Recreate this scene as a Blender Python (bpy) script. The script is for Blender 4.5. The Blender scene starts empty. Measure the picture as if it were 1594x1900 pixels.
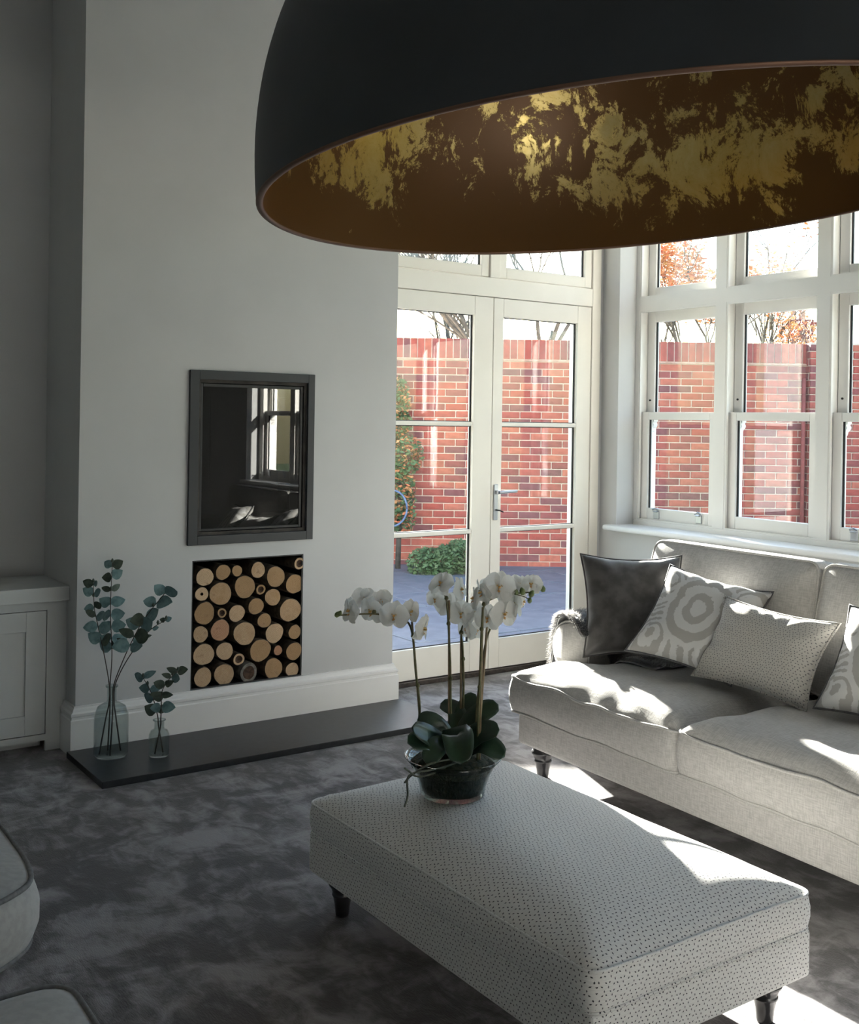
import bpy, bmesh, math, random
from mathutils import Vector, Matrix, noise
random.seed(7)
SC = bpy.context.scene
COL = SC.collection
PI = math.pi

# ---------------------------------------------------------------- camera
CAM_H = 1.45
YAW = math.radians(34.915)
ROLL = 0.0159
FPX, PYC = 2021.84, 781.4
fwd = Vector((math.sin(YAW), math.cos(YAW), 0))
rgt = Vector((math.cos(YAW), -math.sin(YAW), 0))
upv = Vector((0, 0, 1))
r2 = rgt * math.cos(ROLL) + upv * math.sin(ROLL)
u2 = -rgt * math.sin(ROLL) + upv * math.cos(ROLL)
cam = bpy.data.cameras.new('camera')
cam.sensor_fit = 'HORIZONTAL'
cam.sensor_width = 36
cam.lens = FPX / 1594 * 36
cam.shift_y = (PYC - 950) / 1594
cam.clip_start = 0.05
camo = bpy.data.objects.new('camera', cam)
COL.objects.link(camo)
camo.matrix_world = Matrix(((r2.x, u2.x, -fwd.x, 0), (r2.y, u2.y, -fwd.y, 0), (r2.z, u2.z, -fwd.z, CAM_H), (0, 0, 0, 1)))
SC.camera = camo

# ---------------------------------------------------------------- light
SUN_AZ = math.radians(69.8)      # from +X towards +Y
SUN_EL = math.radians(18.0)
world = bpy.data.worlds.new('world')
SC.world = world
world.use_nodes = True
wn = world.node_tree
wn.nodes.clear()
sky = wn.nodes.new('ShaderNodeTexSky')
sky.sky_type = 'NISHITA'
sky.sun_disc = False
sky.sun_elevation = SUN_EL
sky.sun_rotation = PI / 2 - SUN_AZ
sky.air_density = 1.3
sky.dust_density = .8
sky.ozone_density = 2.6
wbg = wn.nodes.new('ShaderNodeBackground')
wbg.inputs['Strength'].default_value = 0.42
wout = wn.nodes.new('ShaderNodeOutputWorld')
wn.links.new(sky.outputs[0], wbg.inputs[0])
wn.links.new(wbg.outputs[0], wout.inputs[0])
sun = bpy.data.lights.new('sun_offscreen', 'SUN')
sun.energy = 34
sun.angle = math.radians(0.53)
sun.color = (1.0, 0.945, 0.86)
suno = bpy.data.objects.new('sun_offscreen', sun)
COL.objects.link(suno)
sdir = Vector((math.cos(SUN_EL) * math.cos(SUN_AZ), math.cos(SUN_EL) * math.sin(SUN_AZ), math.sin(SUN_EL)))
suno.rotation_euler = sdir.to_track_quat('Z', 'Y').to_euler()
suno.location = (8, 20, 12)
SC.view_settings.view_transform = 'Standard'
SC.view_settings.look = 'None'
SC.view_settings.gamma = 1
SC.view_settings.use_curve_mapping = False
SC.view_settings.exposure = 1.15

# ---------------------------------------------------------------- node helper
class V:
    """a socket with arithmetic"""
    def __init__(s, nt, k): s.nt, s.k = nt, k
    def _m(s, op, *a):
        n = s.nt.nodes.new('ShaderNodeMath'); n.operation = op
        for i, x in enumerate((s,) + a):
            if isinstance(x, V): s.nt.links.new(x.k, n.inputs[i])
            else: n.inputs[i].default_value = x
        return V(s.nt, n.outputs[0])
    def __add__(s, o): return s._m('ADD', o)
    def __sub__(s, o): return s._m('SUBTRACT', o)
    def __mul__(s, o): return s._m('MULTIPLY', o)
    def __truediv__(s, o): return s._m('DIVIDE', o)
    def __pow__(s, o): return s._m('POWER', o)
    def floor(s): return s._m('FLOOR')
    def fract(s): return s._m('FRACT')
    def abs(s): return s._m('ABSOLUTE')
    def sin(s): return s._m('SINE')
    def mod(s, o): return s._m('FLOORED_MODULO', o)
    def min(s, o): return s._m('MINIMUM', o)
    def max(s, o): return s._m('MAXIMUM', o)
    def lt(s, o): return s._m('LESS_THAN', o)
    def sqrt(s): return s._m('SQRT')
    def smooth(s, a, b):
        n = s.nt.nodes.new('ShaderNodeMapRange'); n.interpolation_type = 'SMOOTHSTEP'
        s.nt.links.new(s.k, n.inputs['Value']); n.inputs['From Min'].default_value = a; n.inputs['From Max'].default_value = b
        return V(s.nt, n.outputs[0])

def mat(name, col=(.5, .5, .5), rough=.6, metal=0., sheen=0., spec=.5, trans=0., coat=0.):
    m = bpy.data.materials.new(name); m.use_nodes = True
    b = m.node_tree.nodes['Principled BSDF']
    b.inputs['Base Color'].default_value = (*col, 1)
    b.inputs['Roughness'].default_value = rough
    b.inputs['Metallic'].default_value = metal
    b.inputs['Specular IOR Level'].default_value = spec
    if sheen: b.inputs['Sheen Weight'].default_value = sheen; b.inputs['Sheen Roughness'].default_value = .4
    if coat: b.inputs['Coat Weight'].default_value = coat
    return m
def bsdf(m): return m.node_tree.nodes['Principled BSDF']
def coords(m, kind='Object', scale=(1, 1, 1)):
    nt = m.node_tree
    t = nt.nodes.new('ShaderNodeTexCoord'); mp = nt.nodes.new('ShaderNodeMapping')
    mp.inputs['Scale'].default_value = scale
    nt.links.new(t.outputs[kind], mp.inputs[0])
    return mp.outputs[0]
def tex_noise(m, co, scale=5, detail=4, rough=.5, dist=0):
    nt = m.node_tree; n = nt.nodes.new('ShaderNodeTexNoise')
    n.inputs['Scale'].default_value = scale; n.inputs['Detail'].default_value = detail
    n.inputs['Roughness'].default_value = rough; n.inputs['Distortion'].default_value = dist
    nt.links.new(co, n.inputs['Vector'])
    return V(nt, n.outputs['Fac'])
def uvw(m, kind='UV', scale=(1, 1, 1)):
    nt = m.node_tree; s = nt.nodes.new('ShaderNodeSeparateXYZ')
    nt.links.new(coords(m, kind, scale), s.inputs[0])
    return [V(nt, s.outputs[i]) for i in range(3)]
def mixc(m, fac, a, b):
    nt = m.node_tree; n = nt.nodes.new('ShaderNodeMix'); n.data_type = 'RGBA'
    if isinstance(fac, V): nt.links.new(fac.k, n.inputs[0])
    else: n.inputs[0].default_value = fac
    for i, x in ((6, a), (7, b)):
        if isinstance(x, tuple): n.inputs[i].default_value = (*x, 1)
        else: nt.links.new(x, n.inputs[i])
    return n.outputs[2]
def setcol(m, out): m.node_tree.links.new(out, bsdf(m).inputs['Base Color'])
def bump(m, h, strength=.3, dist=.005):
    nt = m.node_tree; n = nt.nodes.new('ShaderNodeBump')
    n.inputs['Strength'].default_value = strength; n.inputs['Distance'].default_value = dist
    nt.links.new(h.k, n.inputs['Height']); nt.links.new(n.outputs[0], bsdf(m).inputs['Normal'])
def noisy(name, c1, c2, scale=8, detail=5, rough=.6, bs=.0, bscale=80, bd=.002, kind='Object', stretch=(1, 1, 1), lo=.35, hi=.65, **kw):
    m = mat(name, c1, rough, **kw)
    co = coords(m, kind, stretch)
    setcol(m, mixc(m, tex_noise(m, co, scale, detail).smooth(lo, hi), c1, c2))
    if bs: bump(m, tex_noise(m, coords(m, kind, stretch), bscale, 3), bs, bd)
    return m
def rand_obj(m):
    n = m.node_tree.nodes.new('ShaderNodeObjectInfo'); return V(m.node_tree, n.outputs['Random'])

# ---------------------------------------------------------------- materials
M = {}
M['wall'] = noisy('wall_paint', (.52, .525, .525), (.54, .545, .545), 3, 3, .75, .05, 260, .001)
M['ceiling'] = mat('ceiling_paint', (.70, .70, .69), .8)
M['white'] = noisy('white_gloss_paint', (.78, .78, .77), (.80, .80, .79), 4, 2, .35)
M['cream'] = noisy('cream_joinery_paint', (.80, .77, .70), (.82, .79, .72), 5, 2, .4)
M['winpaint'] = noisy('ivory_window_paint', (.80, .785, .75), (.82, .805, .77), 5, 2, .4)
M['cabinet'] = noisy('grey_cabinet_paint', (.52, .54, .54), (.54, .56, .56), 5, 2, .45)
M['slate'] = noisy('honed_black_slate', (.010, .012, .015), (.017, .020, .024), 30, 5, .36, .08, 150, .001)
M['stoveframe'] = mat('anthracite_steel', (.03, .033, .036), .5, .2)
M['black'] = noisy('matt_black_metal', (.008, .008, .009), (.012, .012, .013), 20, 2, .5)
M['darkwood'] = noisy('black_stained_wood', (.012, .012, .014), (.03, .03, .033), 20, 4, .3, stretch=(1, 1, .2), coat=.3)
M['chrome'] = mat('satin_chrome', (.42, .44, .48), .32, 1.)
M['rubber'] = mat('dark_rubber', (.02, .02, .022), .6)
M['threshold'] = noisy('bronze_threshold', (.06, .05, .045), (.10, .085, .075), 40, 2, .4, metal=.6)

# carpet: mottled viscose pile
m = mat('mottled_velvet_carpet', (.1, .1, .1), .8, sheen=.25, spec=.2)
a = tex_noise(m, coords(m, 'Object', (1, 1.35, 1)), 3.1, 6, .62, .5)
b = tex_noise(m, coords(m, 'Object', (1.6, .8, 1)), 9, 5, .6, .8)
f = (a * .62 + b * .38).smooth(.43, .62)
c = mixc(m, f, (.098, .094, .099), (.39, .375, .39))
g = tex_noise(m, coords(m, 'Object', (1, 1, 1)), 1.1, 2, .5).smooth(.3, .7)
setcol(m, mixc(m, g * .35, c, (.125, .110, .096)))
fine = tex_noise(m, coords(m, 'Object', (260, 60, 1)), 1, 3, .6)
bump(m, fine + b * 2.0, .5, .006)
M['carpet'] = m

def weave(m, k=420, strength=.25):
    u, v, w = uvw(m, 'UV')
    h = ((u * (k * 6.283)).sin() * (v * (k * 6.283)).sin()) + tex_noise(m, coords(m, 'UV', (1, 1, 1)), k * .6, 2) * 1.5
    bump(m, h, strength, .0015)
# linen of the sofa
m = mat('greige_linen', (.5, .5, .48), .85, sheen=.35, spec=.2)
s1 = tex_noise(m, coords(m, 'UV', (260, 26, 1)), 1, 4, .6)
s2 = tex_noise(m, coords(m, 'UV', (26, 260, 1)), 1, 4, .6)
setcol(m, mixc(m, (s1 * .5 + s2 * .5).smooth(.38, .62), (.395, .385, .370), (.535, .525, .505)))
bump(m, s1 + s2, .25, .002)
M['linen'] = m
M['piping'] = noisy('linen_piping', (.42, .41, .395), (.50, .49, .47), 200, 2, .85, .2, 500, .001)
M['chairfab'] = noisy('pale_grey_chair_linen', (.33, .325, .315), (.38, .375, .365), 60, 3, .85, .15, 400, .001, sheen=.2)
M['chairpipe'] = noisy('dark_grey_chair_piping', (.13, .13, .13), (.17, .17, .17), 100, 2, .8)

def dot_fabric(name, base, dark, a=.019, r=.12):
    m = mat(name, base, .85, sheen=.45, spec=.2)
    u, v, w = uvw(m, 'UV')
    h = a * .866
    j = (v / h).floor()
    jm = j.mod(2.0)
    fu = ((u / a) + jm * .5).fract() - .5
    fv = ((v / h).fract() - .5) * .866
    par = (((u / a) + jm * .5).floor() + j).mod(2.0) * 2.0 - 1.0
    fv = fv * par
    d = None
    for k in range(3):
        t = PI / 2 + k * 2 * PI / 3
        ox, oy = .27 * math.cos(t), .27 * math.sin(t)
        # small wedge shaped marks
        x = fu - ox; y = fv - oy
        rx, ry = math.cos(t), math.sin(t)
        al = x * rx + y * ry
        ac = (x * ry - y * rx).abs()
        e = (ac * 1.5 + al.abs() * .8)
        d = e if d is None else d.min(e)
    msk = d.smooth(r * 1.25, r * .8)
    lin = tex_noise(m, coords(m, 'UV', (40, 400, 1)), 1, 3).smooth(.3, .7)
    c = mixc(m, lin, base, tuple(x * .88 for x in base))
    setcol(m, mixc(m, msk, c, dark))
    return m
M['dots'] = dot_fabric('tri_dot_upholstery', (.80, .79, .77), (.045, .045, .055), .021, .115)
M['dots2'] = dot_fabric('tri_dot_cushion_cotton', (.58, .56, .52), (.12, .12, .13), .021, .125)

# ikat: mirrored swirls, white on greige
def ikat(name):
    m = mat(name, (.6, .6, .6), .8, sheen=.15, spec=.2)
    u, v, w = uvw(m, 'UV')
    nz = tex_noise(m, coords(m, 'UV', (1, 1, 1)), 13, 3, .6) - .5
    nz2 = tex_noise(m, coords(m, 'UV', (1, 1.0, 3)), 90, 3, .6) - .5
    uu = u.abs() + nz * .06 + nz2 * .016
    vv = v + nz * .06 + nz2 * .01
    # rings round a medallion, plus hooked tendrils around side centres
    d1 = ((uu * uu * 1.0 + (vv - .02) * (vv - .02) * .55)).sqrt()
    ring = (d1 * 98.0).sin()
    x2 = uu - .15; y2 = (vv + .13)
    d2 = (x2 * x2 + y2 * y2).sqrt()
    hook = ((d2 * 150.0) + (vv * 70.0)).sin()
    x3 = uu - .16; y3 = vv - .14
    d3 = (x3 * x3 + y3 * y3).sqrt()
    hook3 = ((d3 * 150.0) - (uu * 80.0)).sin()
    near1 = d1.smooth(.17, .12)
    near3 = d3.smooth(.13, .08)
    val = ring * near1 + (hook * (near3 * -1.0 + 1.0) + hook3 * near3) * (near1 * -1.0 + 1.0)
    f = val.smooth(-.22, .12)
    setcol(m, mixc(m, f, (.46, .45, .43), (.70, .70, .69)))
    bump(m, tex_noise(m, coords(m, 'UV', (400, 400, 1)), 1, 2), .12, .001)
    return m
M['ikat'] = ikat('ikat_printed_cotton')
M['velvet'] = noisy('charcoal_velvet', (.040, .037, .036), (.085, .080, .078), 14, 5, .6, .1, 300, .001, kind='UV', sheen=.9)
M['fur'] = noisy('charcoal_fur', (.028, .03, .036), (.075, .078, .088), 30, 4, .7, sheen=1.)

m = noisy('charcoal_fur_strands', (.06, .062, .07), (.13, .132, .14), 30, 3, .55, sheen=.6)
nt = m.node_tree; tr = nt.nodes.new('ShaderNodeBsdfTranslucent'); tr.inputs[0].default_value = (.34, .33, .32, 1); mx = nt.nodes.new('ShaderNodeMixShader'); mx.inputs[0].default_value = .45
nt.links.new(bsdf(m).outputs[0], mx.inputs[1]); nt.links.new(tr.outputs[0], mx.inputs[2]); nt.links.new(mx.outputs[0], nt.nodes['Material Output'].inputs[0])
M['furpile'] = m
# lamp shade
M['shade_out'] = noisy('matt_black_lacquer', (.017, .022, .027), (.022, .028, .034), 6, 3, .5)
m = mat('gold_leaf_lining', (.1, .07, .02), .4)
a = tex_noise(m, coords(m, 'Object', (1, 1, 1)), 2.2, 2, .5, .3)
b = tex_noise(m, coords(m, 'Object', (1, 1, .8)), 11, 14, .78, .5)
c = tex_noise(m, coords(m, 'Object', (1, 1, .35)), 60, 10, .8)
ox, oy, oz = uvw(m, 'Object')
band = oz.smooth(.02, .14)          # leaf rubbed away towards the rim
f = (a * .40 + b * .72 + c * .24 + band * .10).smooth(.765, .795)
setcol(m, mixc(m, f, (.15, .07, .02), mixc(m, b.smooth(.4, .7), (.62, .44, .12), (.72, .58, .26))))
nt = m.node_tree
nt.links.new((f * .62 + .28).k, bsdf(m).inputs['Metallic'])
nt.links.new((f * -.06 + .36).k, bsdf(m).inputs['Roughness'])
bump(m, f + b * .4, .12, .003)
M['goldleaf'] = m
M['copperrim'] = mat('copper_rim', (.16, .09, .06), .45, .7)

# glass that lets sunlight straight through: clear body, mirror-like surface by Fresnel
def pane_glass(name, tint=(1, 1, 1), ior=1.5, rough=.0, gain=1.0):
    m = bpy.data.materials.new(name); m.use_nodes = True
    nt = m.node_tree; nt.nodes.clear()
    o = nt.nodes.new('ShaderNodeOutputMaterial'); mx = nt.nodes.new('ShaderNodeMixShader')
    t = nt.nodes.new('ShaderNodeBsdfTransparent'); g = nt.nodes.new('ShaderNodeBsdfGlossy')
    lw = nt.nodes.new('ShaderNodeLayerWeight'); lw.inputs[0].default_value = .5     # facing term, same from both sides
    t.inputs[0].default_value = (*tint, 1); g.inputs['Roughness'].default_value = rough
    f0 = ((ior - 1) / (ior + 1)) ** 2
    k = ((V(nt, lw.outputs['Facing']) ** 5.0) * (1 - f0) + f0) * gain
    nt.links.new(k.k, mx.inputs[0]); nt.links.new(t.outputs[0], mx.inputs[1]); nt.links.new(g.outputs[0], mx.inputs[2])
    nt.links.new(mx.outputs[0], o.inputs[0])
    return m
M['pane'] = pane_glass('window_glass', (.97, .985, .98), 1.5)
M['stoveglass'] = pane_glass('stove_door_glass', (.35, .36, .36), 1.75)
M['vaseglass'] = pane_glass('smoky_vase_glass', (.87, .90, .89), 1.45)
M['bowlglass'] = pane_glass('green_tinted_bowl_glass', (.60, .66, .65), 1.5)
M['firebrick'] = noisy('sooty_fire_lining', (.03, .028, .026), (.07, .062, .055), 12, 4, .9)

# sawn timber
def endgrain(name, c1, c2, ringc):
    m = mat(name, c1, .85)
    nt = m.node_tree
    rnd_ = rand_obj(m)
    tc = nt.nodes.new('ShaderNodeTexCoord'); va = nt.nodes.new('ShaderNodeVectorMath'); va.operation = 'ADD'
    cb = nt.nodes.new('ShaderNodeCombineXYZ')
    nt.links.new((rnd_ * 37.0).k, cb.inputs[0]); nt.links.new((rnd_ * 91.0).k, cb.inputs[2])
    nt.links.new(tc.outputs['Object'], va.inputs[0]); nt.links.new(cb.outputs[0], va.inputs[1])
    co = va.outputs[0]
    x, y, z = uvw(m, 'Object')
    n1 = tex_noise(m, co, 22, 3)
    r = ((x * x) + (z * z)).sqrt() + (n1 - .5) * .016
    rings = (r * 1000.0).sin().smooth(-.3, 1.0)
    rad = tex_noise(m, co, 110, 5, .7)
    blot = tex_noise(m, co, 26, 4, .6)
    base = mixc(m, (blot * .55 + rnd_ * .5).smooth(.3, .75), c1, c2)
    c = mixc(m, rings * .4, base, ringc)
    c = mixc(m, blot.smooth(.56, .70) * .55, c, tuple(q * .8 for q in ringc))
    setcol(m, mixc(m, rad.smooth(.58, .72) * .5, c, tuple(q * .6 for q in ringc)))
    bump(m, rad + rings * .3, .5, .003)
    return m
M['endgrain'] = endgrain('sawn_pale_endgrain', (.40, .25, .125), (.60, .43, .27), (.30, .17, .08))
M['endred'] = endgrain('sawn_reddish_endgrain', (.46, .25, .14), (.52, .30, .18), (.30, .13, .07))
M['bark'] = noisy('rough_bark', (.05, .036, .025), (.12, .09, .06), 40, 5, .9, .8, 90, .004)
M['barkgrey'] = noisy('grey_birch_bark', (.13, .12, .105), (.24, .22, .19), 40, 5, .9, .8, 90, .004)
M['heart'] = noisy('dark_rotted_heartwood', (.045, .024, .014), (.09, .05, .028), 60, 4, .9, .5, 120, .003)

# plants
M['eucleaf'] = noisy('blue_green_eucalyptus', (.10, .19, .20), (.17, .28, .29), 30, 3, .6)
M['eucdark'] = noisy('dark_eucalyptus', (.045, .065, .05), (.08, .11, .08), 30, 3, .6)
M['eucstem'] = noisy('brown_twig', (.035, .03, .025), (.07, .055, .045), 60, 3, .7)
M['orchleaf'] = noisy('glossy_orchid_leaf', (.012, .032, .018), (.022, .055, .03), 20, 3, .3, coat=.2)
M['orchstem'] = noisy('olive_orchid_stem', (.09, .095, .03), (.15, .13, .06), 60, 3, .5)
M['stake'] = noisy('bamboo_stake', (.22, .16, .09), (.30, .22, .13), 40, 3, .6)
M['moss'] = noisy('moss_and_bark_mulch', (.018, .028, .012), (.06, .055, .03), 60, 6, .95, 1., 90, .01)
M['root'] = noisy('aerial_root', (.06, .07, .05), (.12, .13, .10), 60, 3, .6)
def petal_mat(name, c1, c2):
    m = noisy(name, c1, c2, 40, 3, .5)
    b = bsdf(m)
    b.inputs['Subsurface Weight'].default_value = .0
    # thin petals pass light
    nt = m.node_tree; o = nt.nodes['Material Output']; tr = nt.nodes.new('ShaderNodeBsdfTranslucent')
    tr.inputs[0].default_value = (*c2, 1); mx = nt.nodes.new('ShaderNodeMixShader'); mx.inputs[0].default_value = .4
    nt.links.new(b.outputs[0], mx.inputs[1]); nt.links.new(tr.outputs[0], mx.inputs[2]); nt.links.new(mx.outputs[0], o.inputs[0])
    return m
M['petal'] = petal_mat('white_orchid_petal', (.83, .83, .80), (.88, .88, .85))
M['lip'] = petal_mat('yellow_orchid_lip', (.80, .62, .22), (.75, .42, .16))
M['bud'] = noisy('green_orchid_bud', (.10, .16, .05), (.20, .25, .10), 50, 3, .5)

# outside
BR = [(.33, .078, .062), (.39, .100, .072), (.26, .066, .060), (.35, .070, .052), (.20, .068, .070), (.43, .125, .082)]
for i, c in enumerate(BR):
    M['brick%d' % i] = noisy('red_brick_tone_%d' % i, c, tuple(x * .75 for x in c), 18, 5, .9, .4, 120, .003)
M['mortar'] = noisy('pale_lime_mortar', (.50, .40, .33), (.58, .47, .40), 30, 4, .95)
M['tilecrease'] = noisy('clay_creasing_tile', (.38, .22, .16), (.45, .30, .24), 20, 4, .9)
M['paving'] = noisy('blue_grey_paving', (.095, .11, .145), (.135, .15, .185), 6, 5, .6, .2, 60, .002)
M['grout'] = noisy('pale_paving_joint', (.34, .34, .33), (.42, .42, .41), 30, 3, .95)
M['soil'] = noisy('garden_soil', (.06, .05, .035), (.10, .08, .05), 8, 5, .95)
M['lawn'] = noisy('rough_lawn', (.05, .08, .025), (.09, .12, .04), 20, 5, .95)
M['treebark'] = noisy('tree_bark', (.05, .045, .04), (.09, .08, .07), 20, 4, .9)
M['autumn'] = noisy('orange_autumn_leaf', (.55, .22, .07), (.60, .38, .14), 3, 2, .7)
M['autumn2'] = noisy('red_autumn_leaf', (.50, .14, .06), (.48, .24, .10), 3, 2, .7)
M['shrub'] = noisy('green_shrub_leaf', (.05, .10, .035), (.09, .15, .06), 5, 2, .6)
M['hose'] = noisy('blue_hose', (.05, .09, .18), (.08, .13, .25), 20, 2, .4)
M['render'] = mat('outer_wall_render', (.55, .50, .42), .9)
M['bulb'] = mat('opal_bulb', (.8, .78, .72), .3)
M['rooftile'] = noisy('plain_roof_tile', (.20, .10, .07), (.28, .15, .10), 12, 4, .9)

# ---------------------------------------------------------------- object helpers
def link(name, me, mt=None, parent=None, loc=None, smooth=False):
    if mt is not None and not me.materials:
        me.materials.append(mt if not isinstance(mt, str) else M[mt])
    o = bpy.data.objects.new(name, me); COL.objects.link(o)
    if parent is not None: o.parent = parent
    if loc is not None: o.location = loc
    if smooth: me.polygons.foreach_set('use_smooth', [True] * len(me.polygons))
    return o
def tag(o, label=None, cat=None, group=None, kind=None):
    if label: o['label'] = label
    if cat: o['category'] = cat
    if group: o['group'] = group
    if kind: o['kind'] = kind
    return o
def thing(name, label, cat, loc=(0, 0, 0), rotz=0, group=None, kind=None):
    o = bpy.data.objects.new(name, None); COL.objects.link(o)
    o.empty_display_size = .05
    o.location = loc; o.rotation_euler = (0, 0, rotz)
    return tag(o, label, cat, group, kind)
def boxuv(me):
    uv = me.uv_layers.new(name='UVMap') if not me.uv_layers else me.uv_layers[0]
    vs = me.vertices
    for p in me.polygons:
        n = p.normal; ax = max(range(3), key=lambda i: abs(n[i]))
        for li in p.loop_indices:
            c = vs[me.loops[li].vertex_index].co
            uv.data[li].uv = (c.y, c.z) if ax == 0 else ((c.x, c.z) if ax == 1 else (c.x, c.y))
def mesh_py(name, vs, fs, uv=True):
    me = bpy.data.meshes.new(name); me.from_pydata(vs, [], fs); me.update()
    if uv: boxuv(me)
    return me
def box_me(name, x0, x1, y0, y1, z0, z1, bev=0, seg=2):
    bm = bmesh.new()
    bmesh.ops.create_cube(bm, size=1)
    for v in bm.verts:
        v.co = ((x0 + x1) / 2 + v.co.x * (x1 - x0), (y0 + y1) / 2 + v.co.y * (y1 - y0), (z0 + z1) / 2 + v.co.z * (z1 - z0))
    if bev:
        bmesh.ops.bevel(bm, geom=bm.edges[:], offset=bev, segments=seg, profile=.5, affect='EDGES')
    me = bpy.data.meshes.new(name); bm.to_mesh(me); bm.free(); boxuv(me)
    return me
def box(name, x0, x1, y0, y1, z0, z1, mt, parent=None, bev=0, seg=2):
    return link(name, box_me(name, x0, x1, y0, y1, z0, z1, bev, seg), mt, parent)
def multi(name, boxes, mt, parent=None, bev=0):
    """one part made of several boxes"""
    bm = bmesh.new()
    for b in boxes:
        m2 = box_me('t', *b, bev=bev); bm.from_mesh(m2); bpy.data.meshes.remove(m2)
    me = bpy.data.meshes.new(name); bm.to_mesh(me); bm.free()
    for l in list(me.uv_layers): me.uv_layers.remove(l)
    boxuv(me)
    return link(name, me, mt, parent)
def struct(o): o['kind'] = 'structure'; return o
def tube_me(name, pts, rad, seg=8, closed=False, cap=True):
    pts = [Vector(p) for p in pts]; n = len(pts)
    if not isinstance(rad, (list, tuple)): rad = [rad] * n
    vs, fs = [], []
    ref = None
    for i in range(n):
        if closed: t = pts[(i + 1) % n] - pts[i - 1]
        else: t = pts[min(i + 1, n - 1)] - pts[max(i - 1, 0)]
        t.normalize()
        if ref is None:
            ref = t.orthogonal().normalized()
        else:
            ref = (ref - t * ref.dot(t))
            ref = ref.normalized() if ref.length > 1e-6 else t.orthogonal().normalized()
        bi = t.cross(ref)
        for k in range(seg):
            a = 2 * PI * k / seg
            vs.append(pts[i] + (ref * math.cos(a) + bi * math.sin(a)) * rad[i])
    for i in range(n if closed else n - 1):
        for k in range(seg):
            j = (i + 1) % n
            fs.append((i * seg + k, i * seg + (k + 1) % seg, j * seg + (k + 1) % seg, j * seg + k))
    if cap and not closed:
        fs.append(tuple(range(seg))[::-1]); fs.append(tuple((n - 1) * seg + k for k in range(seg)))
    return mesh_py(name, vs, fs)
def tube(name, pts, rad, mt, parent=None, seg=8, closed=False):
    return link(name, tube_me(name, pts, rad, seg, closed), mt, parent, smooth=True)
def lathe_me(name, prof, seg=32, axis='Z'):
    vs, fs, rings = [], [], []
    for r, z in prof:
        if r < 1e-6: rings.append([len(vs)]); vs.append((0, 0, z))
        else:
            rings.append(list(range(len(vs), len(vs) + seg)))
            for k in range(seg):
                a = 2 * PI * k / seg; vs.append((r * math.cos(a), r * math.sin(a), z))
    for A, B in zip(rings, rings[1:]):
        for k in range(seg):
            k2 = (k + 1) % seg
            if len(A) == 1 and len(B) > 1: fs.append((A[0], B[k2], B[k]))
            elif len(B) == 1 and len(A) > 1: fs.append((A[k], A[k2], B[0]))
            elif len(A) > 1: fs.append((A[k], A[k2], B[k2], B[k]))
    if axis == 'Y': vs = [(x, -z, y) for x, y, z in vs]
    return mesh_py(name, vs, fs)
def lathe(name, prof, mt, parent=None, seg=32, loc=None, axis='Z'):
    return link(name, lathe_me(name, prof, seg, axis), mt, parent, loc, smooth=True)
def bez(p0, p1, p2, n=10):
    p0, p1, p2 = Vector(p0), Vector(p1), Vector(p2)
    return [p0 * (1 - t) ** 2 + p1 * 2 * t * (1 - t) + p2 * t * t for t in (i / n for i in range(n + 1))]
def smooth_path(pts, n=8):
    pts = [Vector(p) for p in pts]; out = []
    for i in range(len(pts) - 1):
        a = pts[max(i - 1, 0)]; b = pts[i]; c = pts[i + 1]; d = pts[min(i + 2, len(pts) - 1)]
        for k in range(n):
            t = k / n
            out.append(.5 * ((2 * b) + (c - a) * t + (2 * a - 5 * b + 4 * c - d) * t * t + (-a + 3 * b - 3 * c + d) * t ** 3))
    out.append(pts[-1]); return out
def round_outline(poly, r=.03, n=5):
    out = []; k = len(poly)
    for i in range(k):
        p = Vector(poly[i]); a = (Vector(poly[i - 1]) - p); b = (Vector(poly[(i + 1) % k]) - p)
        rr = min(r, a.length * .45, b.length * .45)
        A = p + a.normalized() * rr; B = p + b.normalized() * rr
        for j in range(n + 1):
            t = j / n; out.append(A * (1 - t) ** 2 + p * 2 * t * (1 - t) + B * t * t)
    return out
def resample(out, step):
    res = []; k = len(out)
    for i in range(k):
        a, b = out[i], out[(i + 1) % k]; m = max(1, int((b - a).length / step))
        for j in range(m): res.append(a.lerp(b, j / m))
    return res
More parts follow.
